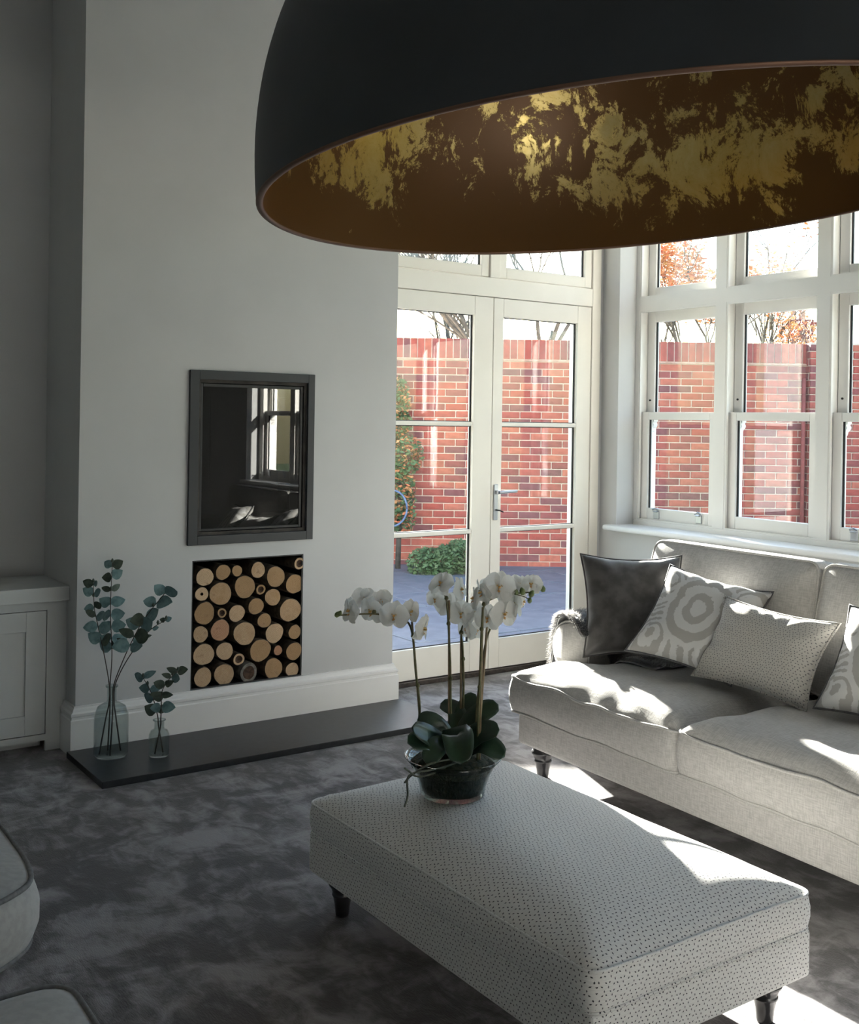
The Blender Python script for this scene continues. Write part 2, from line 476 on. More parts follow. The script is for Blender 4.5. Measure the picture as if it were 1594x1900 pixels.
def cushion(name, poly, z0, z1, crown, mt, parent, ctr=None, bulge=.012, pipe=None, pr=.0055, corner=.035, wob=.006, xf=None, crown_bot=0., step=.035, seed=0, nr=9):
    """boxed cushion on a plan outline, crowned top, piping top and bottom"""
    ol = resample(round_outline([Vector((p[0], p[1], 0)) for p in poly], corner), step)
    k = len(ol)
    c = Vector((sum(p.x for p in ol) / k, sum(p.y for p in ol) / k, 0)) if ctr is None else Vector((ctr[0], ctr[1], 0))
    vs, fs = [], []
    def nz(p, s=1.): return noise.noise(Vector((p.x * 7 + seed, p.y * 7, p.z * 7 + seed))) * wob * s
    edge_t, edge_b = [], []
    rows = []
    # bottom crown
    def ring(t, z, out=0., w=1.):
        row = []
        for i, p in enumerate(ol):
            tan = (ol[(i + 1) % k] - ol[i - 1]).normalized(); nrm = Vector((tan.y, -tan.x, 0))
            if (p + nrm * .001 - c).length < (p - c).length: nrm = -nrm
            q = c + (p - c) * t + nrm * out
            q.z = z
            q.z += nz(q, w); row.append(len(vs)); vs.append(q)
        return row
    seg_l = [(ol[(i + 1) % k] - ol[i]).length for i in range(k)]
    def inset(q):   # smoothed distance to the outline
        s = sum(h_ / max(((q.x - o_.x) ** 2 + (q.y - o_.y) ** 2), 1e-6) ** 2 for o_, h_ in zip(ol, seg_l))
        return (s * 2 / PI) ** (-1 / 3)
    botr = [ring((j + 1) / nr, z0 - crown_bot * (1 - ((j + 1) / nr) ** 2.5), 0, .6) for j in range(nr)]
    cb = len(vs); vs.append(Vector((c.x, c.y, z0 - crown_bot)))
    sid = [ring(1, z0 + (z1 - z0) * q, bulge * math.sin(PI * q), 1) for q in (.12, .35, .65, .88)]
    topr = [ring(1 - (j / nr) ** 1.25, z1, 0, 1.) for j in range(nr)]
    ct = len(vs); vs.append(Vector((c.x, c.y, z1)))
    dmax = inset(vs[ct]) * 1.02
    for i_ in [i for r_ in topr[1:] for i in r_] + [ct]:
        q = min(1., inset(vs[i_]) / dmax); vs[i_].z += crown * (1 - (1 - q) ** 2.4)
    seq = botr + sid + topr
    for A, B in zip(seq, seq[1:]):
        for i in range(k): fs.append((A[i], A[(i + 1) % k], B[(i + 1) % k], B[i]))
    for i in range(k):
        fs.append((cb, botr[0][(i + 1) % k], botr[0][i])); fs.append((topr[-1][i], topr[-1][(i + 1) % k], ct))
    et = [vs[i].copy() for i in topr[0]]; eb = [vs[i].copy() for i in botr[-1]]
    me = mesh_py(name, vs, fs)
    bm = bmesh.new(); bm.from_mesh(me); bmesh.ops.recalc_face_normals(bm, faces=bm.faces); bm.to_mesh(me); bm.free()
    if xf is not None: me.transform(xf)
    o = link(name, me, mt, parent, smooth=True)
    if pipe:
        for e in (et, eb):
            pm = tube_me('piping', e, pr, 6, True)
            if xf is not None: pm.transform(xf)
            link('piping', pm, pipe, o, smooth=True)
    return o
def copy_tree(o, parent=None):
    c = o.copy(); COL.objects.link(c); c.parent = parent
    for ch in o.children: copy_tree(ch, c)
    return c
# ================================================================= ROOM SHELL
CEIL = 3.7
YF = 4.675         # chimney breast face
XW = 4.738         # window wall inner face
YD = 4.928         # door leaf inner face
struct(box('floor', -1.2, 4.9, -2.2, 5.2, -.12, 0, 'carpet'))
struct(box('ceiling', -1.4, 5.05, -2.4, 5.4, CEIL, CEIL + .15, 'ceiling'))
struct(box('wall_left', -1.4, -1.2, -2.4, 5.4, 0, CEIL, 'wall'))
struct(box('wall_back', -1.2, 5.05, -2.4, -2.2, 0, CEIL, 'wall'))
struct(box('wall_alcove', -1.2, 1.44, 5.18, 5.4, 0, CEIL, 'wall'))
NX0, NX1, NZ0, NZ1 = 1.960, 2.530, .207, .797      # log niche
SX0, SX1, SZ0, SZ1 = 1.974, 2.538, .908, 1.627     # stove opening
struct(multi('wall_chimney', [
    (1.44, NX0, YF, 5.4, 0, CEIL), (SX1, 3.053, YF, 5.4, 0, CEIL),
    (NX0, SX1, YF, 5.4, 0, NZ0), (NX0, SX1, YF, 5.4, NZ1, SZ0), (NX0, SX1, YF, 5.4, SZ1, CEIL),
    (NX0, SX0, YF, 5.0, SZ0, SZ1), (NX1, SX1, YF, 5.0, NZ0, NZ1), (NX0, SX1, 5.0, 5.4, NZ0, NZ1), (NX0, SX1, 5.0, 5.4, SZ0, SZ1)], 'wall'))
struct(multi('trim_niche_lining', [(NX0, NX1, 4.99, 4.998, NZ0, NZ1), (NX0, NX0 + .006, YF + .004, 4.99, NZ0, NZ1), (NX1 - .006, NX1, YF + .004, 4.99, NZ0, NZ1),
     (NX0 + .006, NX1 - .006, YF + .004, 4.99, NZ0, NZ0 + .006), (NX0 + .006, NX1 - .006, YF + .004, 4.99, NZ1 - .006, NZ1)], 'black'))
struct(multi('wall_door', [(3.053, 4.713, 4.93, 5.2, 2.95, CEIL), (4.713, 5.05, 4.93, 5.2, 0, CEIL)], 'wall'))
WEND = -.605
struct(multi('wall_right', [(XW, 5.05, 4.785, 4.93, 0, CEIL), (XW, 5.05, WEND, 4.785, 0, .80), (XW, 5.05, WEND, 4.785, 2.95, CEIL), (XW, 5.05, -2.2, WEND, 0, CEIL)], 'wall'))

def skirting(name, path, prof, mt):
    """profile (out, z) swept along a plan path with mitred corners; 'out' is to the right of travel"""
    P = [Vector((p[0], p[1], 0)) for p in path]; n = len(P); vs, fs = [], []; k = len(prof)
    for i in range(n):
        d0 = (P[i] - P[i - 1]).normalized() if i > 0 else (P[1] - P[0]).normalized()
        d1 = (P[i + 1] - P[i]).normalized() if i < n - 1 else d0
        n0 = Vector((d0.y, -d0.x, 0)); n1 = Vector((d1.y, -d1.x, 0))
        mi = (n0 + n1); mi = mi / (mi.length_squared / 2) if mi.length > 1e-6 else n0
        for d, z in prof: vs.append(P[i] + mi * d + Vector((0, 0, z)))
    for i in range(n - 1):
        for j in range(k):
            j2 = (j + 1) % k
            fs.append((i * k + j, i * k + j2, (i + 1) * k + j2, (i + 1) * k + j))
    fs.append(tuple(range(k))); fs.append(tuple((n - 1) * k + j for j in range(k))[::-1])
    me = mesh_py(name, vs, fs)
    bm = bmesh.new(); bm.from_mesh(me); bmesh.ops.recalc_face_normals(bm, faces=bm.faces); bm.to_mesh(me); bm.free()
    return struct(link(name, me, mt))
SK = [(0, 0), (.026, 0), (.026, .150), (.021, .154), (.021, .163), (.024, .168), (.024, .178), (.015, .184), (.012, .194), (.008, .200), (.008, .207), (0, .207)]
skirting('baseboard_chimney', [(1.44, 4.84), (1.44, YF), (3.053, YF), (3.053, 4.915)][::1], SK, 'white')
skirting('baseboard_right', [(XW, 4.78), (XW, -2.2)], SK, 'white')
skirting('baseboard_back', [(XW - .03, -2.2), (-1.2, -2.2)], SK, 'white')
skirting('baseboard_left', [(-1.2, -2.17), (-1.2, 4.75)], SK, 'white')

# ---- door frame, doors
jf = thing('trim_door_frame', 'ivory timber frame around the french doors with transom rail', None, (3.88, 4.98, 0)); jf['kind'] = 'structure'
def rel(b, L): return (b[0] - L[0], b[1] - L[0], b[2] - L[1], b[3] - L[1], b[4] - L[2], b[5] - L[2])
L = (3.88, 4.98, 0)
for nm, b in (('jamb', (3.053, 3.112, 4.92, 5.05, 0, 2.95)), ('jamb', (4.644, 4.713, 4.92, 5.05, 0, 2.95)), ('transom_rail', (3.112, 4.644, 4.92, 5.05, 2.168, 2.278)),
              ('mullion', (3.845, 3.915, 4.92, 5.05, 2.278, 2.90)), ('head', (3.112, 4.644, 4.92, 5.05, 2.90, 2.95))):
    box(nm, *rel(b, L), 'cream', jf, .004)
box('threshold', *rel((3.113, 4.643, 4.915, 5.06, .0, .028), L), 'threshold', jf, .004)
def glazed(parent, off, x0, x1, z0, z1, yc, mt_pane='pane', axis='Y'):
    """a pane with its dark seal, opening x0..x1, z0..z1"""
    L = off
    if axis == 'Y':
        p = box('pane', *rel((x0, x1, yc - .003, yc + .003, z0, z1), L), mt_pane, parent)
        s = .009
        multi('seal', [rel(q, L) for q in ((x0, x0 + s, yc - .012, yc - .004, z0, z1), (x1 - s, x1, yc - .012, yc - .004, z0, z1), (x0 + s, x1 - s, yc - .012, yc - .004, z0, z0 + s * .5), (x0 + s, x1 - s, yc - .012, yc - .004, z1 - s * .5, z1))], 'rubber', p)
    else:
        p = box('pane', *rel((yc - .003, yc + .003, x0, x1, z0, z1), L), mt_pane, parent)
        s = .009
        multi('seal', [rel(q, L) for q in ((yc - .012, yc - .004, x0, x0 + s, z0, z1), (yc - .012, yc - .004, x1 - s, x1, z0, z1))], 'rubber', p)
    return p
def leaf(name, x0, x1, g0, g1, label):
    L = ((x0 + x1) / 2, 4.95, 0)
    t = thing(name, label, None, L); t['kind'] = 'structure'
    y0, y1 = YD, 4.978
    zb, zt = .032, 2.165
    for nm, b in (('stile', (x0 + .002, g0, y0, y1, zb, zt)), ('stile', (g1, x1 - .002, y0, y1, zb, zt)), ('bottom_rail', (g0, g1, y0, y1, zb, .20)), ('top_rail', (g0, g1, y0, y1, 2.058, zt))):
        box(nm, *rel(b, L), 'cream', t, .003)
    for z in (.827, 1.438): box('glazing_bar', *rel((g0, g1, y0 + .003, y1, z - .012, z + .012), L), 'cream', t, .004)
    for a, b in ((.20, .815), (.839, 1.426), (1.450, 2.058)): glazed(t, L, g0, g1, a, b, 4.962)
    return t
leaf('door_1', 3.112, 3.878, 3.19, 3.742, 'glazed french door leaf beside the chimney breast')
dl = leaf('door_2', 3.878, 4.644, 3.952, 4.530, 'glazed french door leaf with the chrome lever handle')
L = (4.261, 4.95, 0)
hp = box('handle_plate', *rel((3.894, 3.924, YD - .010, YD - .0005, .886, 1.092), L), 'chrome', dl, .004, 3)
box('rose', *rel((3.900, 3.918, YD - .034, YD - .010, 1.036, 1.058), L), 'chrome', hp, .004)
lv = [Vector((3.909 - L[0], YD - .040 - L[1], 1.047)), Vector((3.93 - L[0], YD - .046 - L[1], 1.048)), Vector((3.96 - L[0], YD - .047 - L[1], 1.050)), Vector((4.035 - L[0], YD - .043 - L[1], 1.052))]
tube('lever', smooth_path(lv), .0085, 'chrome', hp, 10)
tube('key', [Vector((3.909 - L[0], YD - .012 - L[1], .945)), Vector((3.913 - L[0], YD - .04 - L[1], .944)), Vector((3.935 - L[0], YD - .045 - L[1], .935))], .0045, 'black', hp, 6)
# transom lights over the doors
for i, (x0, x1) in enumerate(((3.114, 3.843), (3.917, 4.642))):
    L = ((x0 + x1) / 2, 4.97, 2.28)
    t = thing('window_%d' % (9 + i), 'fixed transom light above the french door ' + ('beside the chimney breast' if i == 0 else 'nearer the sash windows'), None, L); t['kind'] = 'structure'
    y0, y1 = 4.932, 4.98
    for nm, b in (('stile', (x0, x0 + .055, y0, y1, 2.282, 2.898)), ('stile', (x1 - .055, x1, y0, y1, 2.282, 2.898)), ('rail', (x0 + .055, x1 - .055, y0, y1, 2.282, 2.345)), ('rail', (x0 + .055, x1 - .055, y0, y1, 2.84, 2.898))):
        box(nm, *rel(b, L), 'cream', t, .003)
    glazed(t, L, x0 + .055, x1 - .055, 2.345, 2.84, 4.962)

# ---- sash windows along the right wall
W0, PITCH, OW, NW = 4.755, .67, .602, 8
wf = thing('trim_window_frame', 'ivory painted box frame carrying the row of sash windows', None, (4.95, 2.0, .83)); wf['kind'] = 'structure'
L = (4.95, 2.0, .83)
box('head', *rel((4.88, 5.04, WEND, 4.785, 2.90, 2.95), L), 'winpaint', wf)
box('cill', *rel((4.88, 5.07, WEND, 4.785, .80, .866), L), 'winpaint', wf, .004)
box('jamb', *rel((4.88, 5.04, W0, 4.785, .866, 2.90), L), 'winpaint', wf)
for i in range(NW):
    y1 = W0 - i * PITCH; y0 = y1 - OW
    yb = y0 - (PITCH - OW)
    box('mullion', *rel((4.88, 5.04, max(yb, WEND), y0, .866, 2.90), L), 'winpaint', wf)
    box('transom_rail', *rel((4.88, 5.04, y0, y1, 2.147, 2.226), L), 'winpaint', wf)
    e = .012
    multi('bead', [rel(b, L) for z0, z1 in ((.866, 2.147), (2.226, 2.90)) for b in
          ((4.882, 4.898, y0, y0 + e, z0, z1), (4.882, 4.898, y1 - e, y1, z0, z1), (4.882, 4.898, y0 + e, y1 - e, z1 - e, z1), (4.882, 4.898, y0 + e, y1 - e, z0, z0 + e * .7))], 'winpaint', wf)
sl = box('window_sill', 4.665, 4.88, WEND, 4.835, .806, .838, 'white', None, .012, 3); sl['kind'] = 'structure'
ordn = ['first', 'second', 'third', 'fourth', 'fifth', 'sixth', 'seventh', 'eighth']
for i in range(NW):
    y1 = W0 - i * PITCH - .004; y0 = y1 - OW + .008
    L = (4.95, (y0 + y1) / 2, .868)
    w = thing('window_%d' % (i + 1), '%s ivory sash window counted from the french doors' % ordn[i], None, L); w['kind'] = 'structure'
    st = .058
    lo = multi('lower_sash', [rel(b, L) for b in ((4.905, 4.945, y0, y0 + st, .868, 1.527), (4.905, 4.945, y1 - st, y1, .868, 1.527), (4.905, 4.945, y0 + st, y1 - st, .868, .942), (4.905, 4.945, y0 + st, y1 - st, 1.480, 1.527))], 'winpaint', w, .003)
    glazed(lo, L, y0 + st, y1 - st, .942, 1.480, 4.93, axis='X')
    up = multi('upper_sash', [rel(b, L) for b in ((4.952, 4.992, y0, y0 + st, 1.484, 2.143), (4.952, 4.992, y1 - st, y1, 1.484, 2.143), (4.952, 4.992, y0 + st, y1 - st, 2.078, 2.143), (4.952, 4.992, y0 + st, y1 - st, 1.484, 1.525))], 'winpaint', w, .003)
    glazed(up, L, y0 + st, y1 - st, 1.525, 2.078, 4.977, axis='X')
    for yy, sg in ((y0, 1), (y1, -1)):       # sash horns under the upper sash
        pr = [(0, 0), (.058, 0), (.058, -.012), (.050, -.020), (.056, -.034), (.052, -.046), (.040, -.056), (.034, -.075), (0, -.085)]
        vs = [(xx, sg * a, z) for xx in (4.954 - L[0], 4.990 - L[0]) for a, z in pr]
        k = len(pr); fs = [tuple(range(k)), tuple(range(k, 2 * k))[::-1]] + [(j, (j + 1) % k, k + (j + 1) % k, k + j) for j in range(k)]
        vs = [(a, b + yy - L[1], c + 1.484 - L[2]) for a, b, c in vs]
        link('sash_horn', mesh_py('sash_horn', vs, fs), 'winpaint', up)
    tl = multi('top_light', [rel(b, L) for b in ((4.952, 4.992, y0, y0 + st, 2.232, 2.896), (4.952, 4.992, y1 - st, y1, 2.232, 2.896), (4.952, 4.992, y0 + st, y1 - st, 2.232, 2.290), (4.952, 4.992, y0 + st, y1 - st, 2.84, 2.896))], 'winpaint', w, .003)
    glazed(tl, L, y0 + st, y1 - st, 2.290, 2.84, 4.977, axis='X')
    if i != 1:
        for q in ((.14, .47) if i != 2 else (.30, .47)):
            yy = y1 - q if i != 2 else y1 - q + .16
            lf = multi('sash_lift', [rel(b, L) for b in ((4.899, 4.905, yy - .022, yy + .022, .880, .930), (4.884, 4.900, yy - .016, yy + .016, .922, .930))], 'chrome', lo, .003)
            tube('hook', [Vector((4.896 - L[0], yy - .018 - L[1], .938 - L[2])), Vector((4.882 - L[0], yy - .008 - L[1], .945 - L[2])), Vector((4.88 - L[0], yy + .012 - L[1], .938 - L[2]))], .006, 'chrome', lf, 8)
    tube('sash_stop', [Vector((4.946 - L[0], y1 - .028 - L[1], 1.60 - L[2])), Vector((4.953 - L[0], y1 - .028 - L[1], 1.60 - L[2]))], .006, 'black', up, 8)

# ================================================================= HEARTH, STOVE, LOGS
h = box('hearth_slab', 1.398, 3.092, 4.185, YF - .027, 0, .027, 'slate', None, .002)
tag(h, 'thin black slate hearth slab lying in front of the chimney breast', 'hearth')
L = (2.251, YF, .868)
st = thing('inset_stove', 'built-in stove with charcoal steel frame and dark glass door', 'stove', L)
multi('surround_frame', [rel(b, L) for b in ((1.931, 1.976, YF - .016, YF - .001, .868, 1.666), (2.536, 2.572, YF - .016, YF - .001, .868, 1.666), (1.976, 2.536, YF - .016, YF - .001, .868, .910), (1.976, 2.536, YF - .016, YF - .001, 1.624, 1.666))], 'stoveframe', st, .002)
multi('firebox', [rel(b, L) for b in ((1.976, 1.99, YF + .002, 4.94, .91, 1.625), (2.522, 2.536, YF + .002, 4.94, .91, 1.625), (1.99, 2.522, YF + .002, 4.94, .91, .925), (1.99, 2.522, YF + .002, 4.94, 1.61, 1.625), (1.976, 2.536, 4.94, 4.955, .91, 1.625))], 'firebrick', st)
sd = multi('stove_door', [rel(b, L) for b in ((1.992, 2.004, YF + .010, YF + .028, .928, 1.607), (2.506, 2.520, YF + .010, YF + .028, .928, 1.607), (2.004, 2.506, YF + .010, YF + .028, .928, .940), (2.004, 2.506, YF + .010, YF + .028, 1.592, 1.607))], 'black', st, .002)
box('stove_glass', *rel((2.004, 2.506, YF + .014, YF + .018, .940, 1.592), L), 'stoveglass', sd)
multi('glass_reflection_line', [rel(b, L) for b in ((2.046, 2.050, YF + .020, YF + .023, 1.01, 1.55), (2.458, 2.462, YF + .020, YF + .023, 1.01, 1.55), (2.050, 2.458, YF + .020, YF + .023, 1.546, 1.55), (2.050, 2.458, YF + .020, YF + .023, 1.01, 1.014))], 'stoveframe', sd)  # thin strips behind the glass, modelled in place of a reflected outline
box('latch', *rel((2.523, 2.531, YF + .004, YF + .03, .935, .955), L), 'chrome', sd, .002)
box('grate', *rel((2.03, 2.48, YF + .06, 4.90, .926, .985), L), 'firebrick', st, .01)

# centre x, height z, radius, kind
LOGS = [(2.025, 0.718, 0.0427, 'p'), (2.117, 0.734, 0.0369, 'p'), (2.187, 0.736, 0.0263, 'p'), (2.291, 0.734, 0.0378, 'p'), (2.384, 0.696, 0.0501, 'p'), (2.512, 0.751, 0.0296, 'r'), 
        (2.49, 0.653, 0.0484, 'p'), (2.01, 0.642, 0.0328, 'h'), (2.106, 0.635, 0.055, 'p'), (2.228, 0.658, 0.0542, 'p'), (2.314, 0.638, 0.0246, 'r'), (2.377, 0.597, 0.0419, 'p'), 
        (2.284, 0.563, 0.0402, 'p'), (2.467, 0.529, 0.0575, 'p'), (2.025, 0.552, 0.0517, 'p'), (2.115, 0.545, 0.023, 'r'), (2.189, 0.537, 0.041, 'p'), (2.328, 0.492, 0.0361, 'p'), 
        (2.011, 0.456, 0.0382, 'p'), (2.105, 0.467, 0.0493, 'd'), (2.229, 0.439, 0.0566, 'p'), (2.388, 0.424, 0.0484, 'p'), (2.492, 0.421, 0.0345, 'p'), (2.027, 0.362, 0.0517, 'p'), 
        (2.132, 0.366, 0.0427, 'p'), (2.206, 0.319, 0.0287, 'r'), (2.312, 0.351, 0.055, 'p'), (2.403, 0.342, 0.0234, 's'), (2.488, 0.329, 0.0435, 'p'), (2.026, 0.257, 0.0451, 'p'), 
        (2.132, 0.257, 0.0509, 'p'), (2.256, 0.251, 0.0451, 'g'), (2.384, 0.257, 0.0493, 'p'), (2.487, 0.238, 0.0357, 'p')]
LOGLAB = {
    0: 'medium pale log resting on the split-heart log at the vase side of the niche',
    1: 'upright oval pale log on the top row beside the smallest pale log',
    2: 'smallest pale log, sitting on the top row of the niche',
    3: 'pale log on the top row above the upper middle hollow-cored log',
    4: 'large smooth pale log on the top row with dark empty space beside it',
    5: 'small hollow-cored log in the top corner of the niche',
    6: 'pale log directly under the hollow-cored log in the top corner of the niche',
    8: 'large pale log beside the small split-heart log',
    9: 'large round pale log beside the upper middle hollow-cored log, vase side',
    10: 'small hollow-cored log between large pale logs in the upper middle of the stack',
    11: 'medium pale log beside the upper middle hollow-cored log, door side',
    12: 'cracked pale log just below the upper middle hollow-cored log',
    13: 'largest pale log, against the niche side towards the french doors',
    14: 'large pale log just below the split-heart log',
    15: 'small hollow-cored log just above the large reddish log',
    16: 'pale log beside the hollow-cored log that sits above the large reddish log',
    17: 'small pale log wedged in the centre of the stack',
    18: 'small pale log beside the large reddish log against the niche side',
    20: 'large pale log beside the large reddish log in the middle of the stack',
    21: 'pale log just above the smallest reddish log',
    22: 'small pale log directly below the largest pale log',
    23: 'large pale log two rows above the niche floor at the vase side',
    24: 'pale log directly under the large reddish log',
    25: 'small hollow-cored log leaning above the grey-barked log',
    26: 'large pale log directly above the grey-barked log',
    28: 'pale log beside the smallest reddish log against the niche side',
    29: 'pale log in the bottom corner of the niche nearest the vases',
    30: 'pale log on the niche floor beside the grey-barked log, vase side',
    32: 'pale log on the niche floor beside the grey-barked log, door side',
    33: 'pale log in the bottom corner of the niche nearest the french doors',
}
LL = {'p': ('pale sawn log stacked in the niche under the stove', 'pale logs in the niche'),
      'r': ('small bark-ringed log with a dark hollowed core in the niche', 'hollow-cored logs in the niche'),
      'h': ('small pale log with a dark split at its heart in the niche', None), 'd': ('large reddish sawn log in the niche under the stove', None),
      's': ('smallest log in the niche with a plain reddish face', None), 'g': ('grey-barked log with a broad dark brown heart in the niche', None)}
for ix, (lx, lz, r, k) in enumerate(LOGS):
    lab, grp = LL[k]; lab = LOGLAB.get(ix, lab)
    dy = random.uniform(-.004, .012)
    t = thing('log', lab, 'log', (lx, YF + .006 + dy, lz), 0, grp)
    seg = 22; ph = random.random() * 9
    def rr(a, q=1.): return r * q * (1 + .035 * math.sin(2 * a + ph) + .025 * math.sin(3 * a + ph * 2) + .012 * math.sin(7 * a + ph))
    def disc(name, q0, q1, y, mt, dish=0.):
        vs = []; fs = []
        if q0 <= 0: vs.append((0, y + dish, 0))
        ring = [[(rr(2 * PI * i / seg, q) * math.cos(2 * PI * i / seg), y, rr(2 * PI * i / seg, q) * math.sin(2 * PI * i / seg)) for i in range(seg)] for q in ((q0, q1) if q0 > 0 else (q1,))]
        if q0 <= 0:
            vs += ring[0]; fs = [(0, 1 + i, 1 + (i + 1) % seg) for i in range(seg)]
        else:
            vs = ring[0] + ring[1]; fs = [(i, seg + i, seg + (i + 1) % seg, (i + 1) % seg) for i in range(seg)]
        return link(name, mesh_py(name, vs, fs), mt, t)
    n = seg; vs = []; fs = []
    prof = [(.93, 0), (1.0, .003), (1.0, .12), (.98, .24)]
    for q, y in prof: vs += [(rr(2 * PI * i / n, q) * math.cos(2 * PI * i / n), y, rr(2 * PI * i / n, q) * math.sin(2 * PI * i / n)) for i in range(n)]
    for a in range(3): fs += [(a * n + i, a * n + (i + 1) % n, (a + 1) * n + (i + 1) % n, (a + 1) * n + i) for i in range(n)]
    fs.append(tuple(3 * n + i for i in range(n)))
    link('bark', mesh_py('bark', vs, fs), 'barkgrey' if k == 'g' else 'bark', t, smooth=True)
    if k in 'pds': disc('cut_face', 0, .955, -.001, 'endgrain' if k == 'p' else 'endred')
    elif k == 'h': disc('cut_face', .22, .955, -.001, 'endgrain'); disc('hollow_core', 0, .22, .004, 'heart', .01)
    elif k == 'r': disc('cut_face', .62, .955, -.001, 'endgrain'); disc('hollow_core', 0, .62, .003, 'heart', .008)
    elif k == 'g': disc('cut_face', .68, .955, -.001, 'barkgrey'); disc('hollow_core', 0, .68, .0, 'heart', .002)

# ================================================================= ALCOVE CABINET
YC = 4.80
L = (.57, 5.0, 0)
cb = thing('alcove_cabinet', 'grey painted shaker cabinet built into the alcove', 'cabinet', L)
multi('carcass', [rel(b, L) for b in ((-.30, 1.414, YC + .02, 5.178, .07, .645), (-.30, 1.355, YC + .09, 5.178, 0, .07))], 'cabinet', cb)
multi('face_frame', [rel(b, L) for b in ((1.352, 1.413, YC, YC + .02, 0, .645), (-.30, -.24, YC, YC + .02, .0, .645), (-.24, 1.352, YC, YC + .02, .608, .645), (-.24, 1.352, YC, YC + .02, .045, .072))], 'cabinet', cb)
dx = (1.352 + .24) / 3
for i in range(3):
    x0 = -.24 + i * dx + .003; x1 = x0 + dx - .006
    d = multi('cabinet_door', [rel(b, L) for b in ((x0, x0 + .085, YC - .001, YC + .019, .075, .605), (x1 - .085, x1, YC - .001, YC + .019, .075, .605), (x0 + .085, x1 - .085, YC - .001, YC + .019, .52, .605), (x0 + .085, x1 - .085, YC - .001, YC + .019, .075, .16))], 'cabinet', cb, .0015)
    box('door_panel', *rel((x0 + .085, x1 - .085, YC + .008, YC + .018, .16, .52), L), 'cabinet', d)
    if i < 2: lathe('knob', [(0, .026), (.014, .024), (.016, .014), (.007, .008), (.007, 0)], 'chrome', d, 16, (x0 + .05 - L[0] if i == 1 else x1 - .05 - L[0], YC - .001 - L[1], .45), 'Y')
skirt = box('scribe', *rel((1.413, 1.4395, YC + .012, YC + .03, 0, .645), L), 'cabinet', cb)
wt = box('cabinet_worktop', -.33, 1.4395, YC - .025, 5.178, .646, .708, 'cabinet', None, .003)
tag(wt, 'thick grey painted top board of the alcove cabinet', 'worktop')
# ================================================================= PENDANT LAMP
HL = .42
LC = Vector((3.498 * HL, 3.4565 * HL, CAM_H + 1.048 * HL)); LR = 1.6601 * HL
ln = Vector((-.0659, .0528, 1)).normalized()
lp = thing('pendant_lamp', 'huge black dome pendant lamp with distressed gold leaf inside', 'lamp', LC)
lp.rotation_mode = 'QUATERNION'; lp.rotation_quaternion = ln.to_track_quat('Z', 'Y')
HD, EX = .68, 2.2
def domeprof(r, hd, n=40):
    out = []
    for i in range(n + 1):
        z = hd * math.sin(PI / 2 * i / n)
        out.append((max(r * (1 - (z / hd) ** EX) ** (1 / EX), .0) if i < n else 0, z))
    return out
lathe('shade', domeprof(LR, HD), 'shade_out', lp, 128)
lathe('gold_lining', domeprof(LR - .012, HD - .012)[::-1], 'goldleaf', lp, 128)
lathe('rim', [(LR - .012, .001), (LR - .012, -.003), (LR - .009, -.0045), (LR - .003, -.0045), (LR + .0005, -.002), (LR + .0005, .0)], 'copperrim', lp, 128)
lathe('lamp_holder', [(.0, HD - .03), (.03, HD - .03), (.03, HD - .16), (.022, HD - .17), (0, HD - .17)], 'black', lp, 24)
lathe('bulb', [(0, HD - .17), (.02, HD - .175), (.045, HD - .22), (.05, HD - .25), (.035, HD - .29), (0, HD - .305)], 'bulb', lp, 24)
lathe('finial', [(.05, HD - .01), (.05, HD + .02), (.015, HD + .05), (0, HD + .05)], 'black', lp, 24)
inv = ln.to_track_quat('Z', 'Y').inverted()
topw = LC + ln * (HD + .04); cl = Vector((topw.x, topw.y, CEIL - .03))
tube('cord', [inv @ (topw - LC), inv @ (cl - LC)], .006, 'black', lp, 8)
cm = lathe_me('ceiling_rose', [(0, -.03), (.05, -.028), (.062, -.01), (.062, .029), (0, .029)], 24)
cr = link('ceiling_rose', cm, 'black', lp, inv @ (cl - LC), smooth=True); cr.rotation_mode = 'QUATERNION'; cr.rotation_quaternion = inv

# ================================================================= turned leg
def legprof(h, r=.036):
    return [(0, 0), (r * .50, 0), (r * .56, h * .05), (r * .62, h * .25), (r * .78, h * .48), (r * .86, h * .50), (r * .86, h * .54), (r * .80, h * .56), (r * .98, h * .70), (r * 1.12, h * .74), (r * 1.15, h * .80), (r * 1.0, h * .84), (r * .94, h * .9), (r * 1.05, h), (0, h)]

# ================================================================= OTTOMAN
OX0, OX1, OY0, OY1 = 1.56, 2.284, 1.622, 2.824
L = ((OX0 + OX1) / 2, (OY0 + OY1) / 2, 0)
ot = thing('ottoman', 'long rectangular ottoman in pale fabric printed with tiny dark triangles', 'ottoman', L)
hx, hy = (OX1 - OX0) / 2, (OY1 - OY0) / 2
box('base', -hx, hx, -hy, hy, .12, .238, 'dots', ot, .012, 3)
cushion('top_cushion', [(-hx - .002, -hy - .002), (hx + .002, -hy - .002), (hx + .002, hy + .002), (-hx - .002, hy + .002)], .241, .325, .075, 'dots', ot, bulge=.008, pipe='dots', pr=.0035, corner=.04, wob=.003, step=.04, nr=12)
for sx in (-1, 1):
    for sy in (-1, 1): lathe('leg', legprof(.122), 'darkwood', ot, 24, (sx * (hx - .075), sy * (hy - .075), 0))

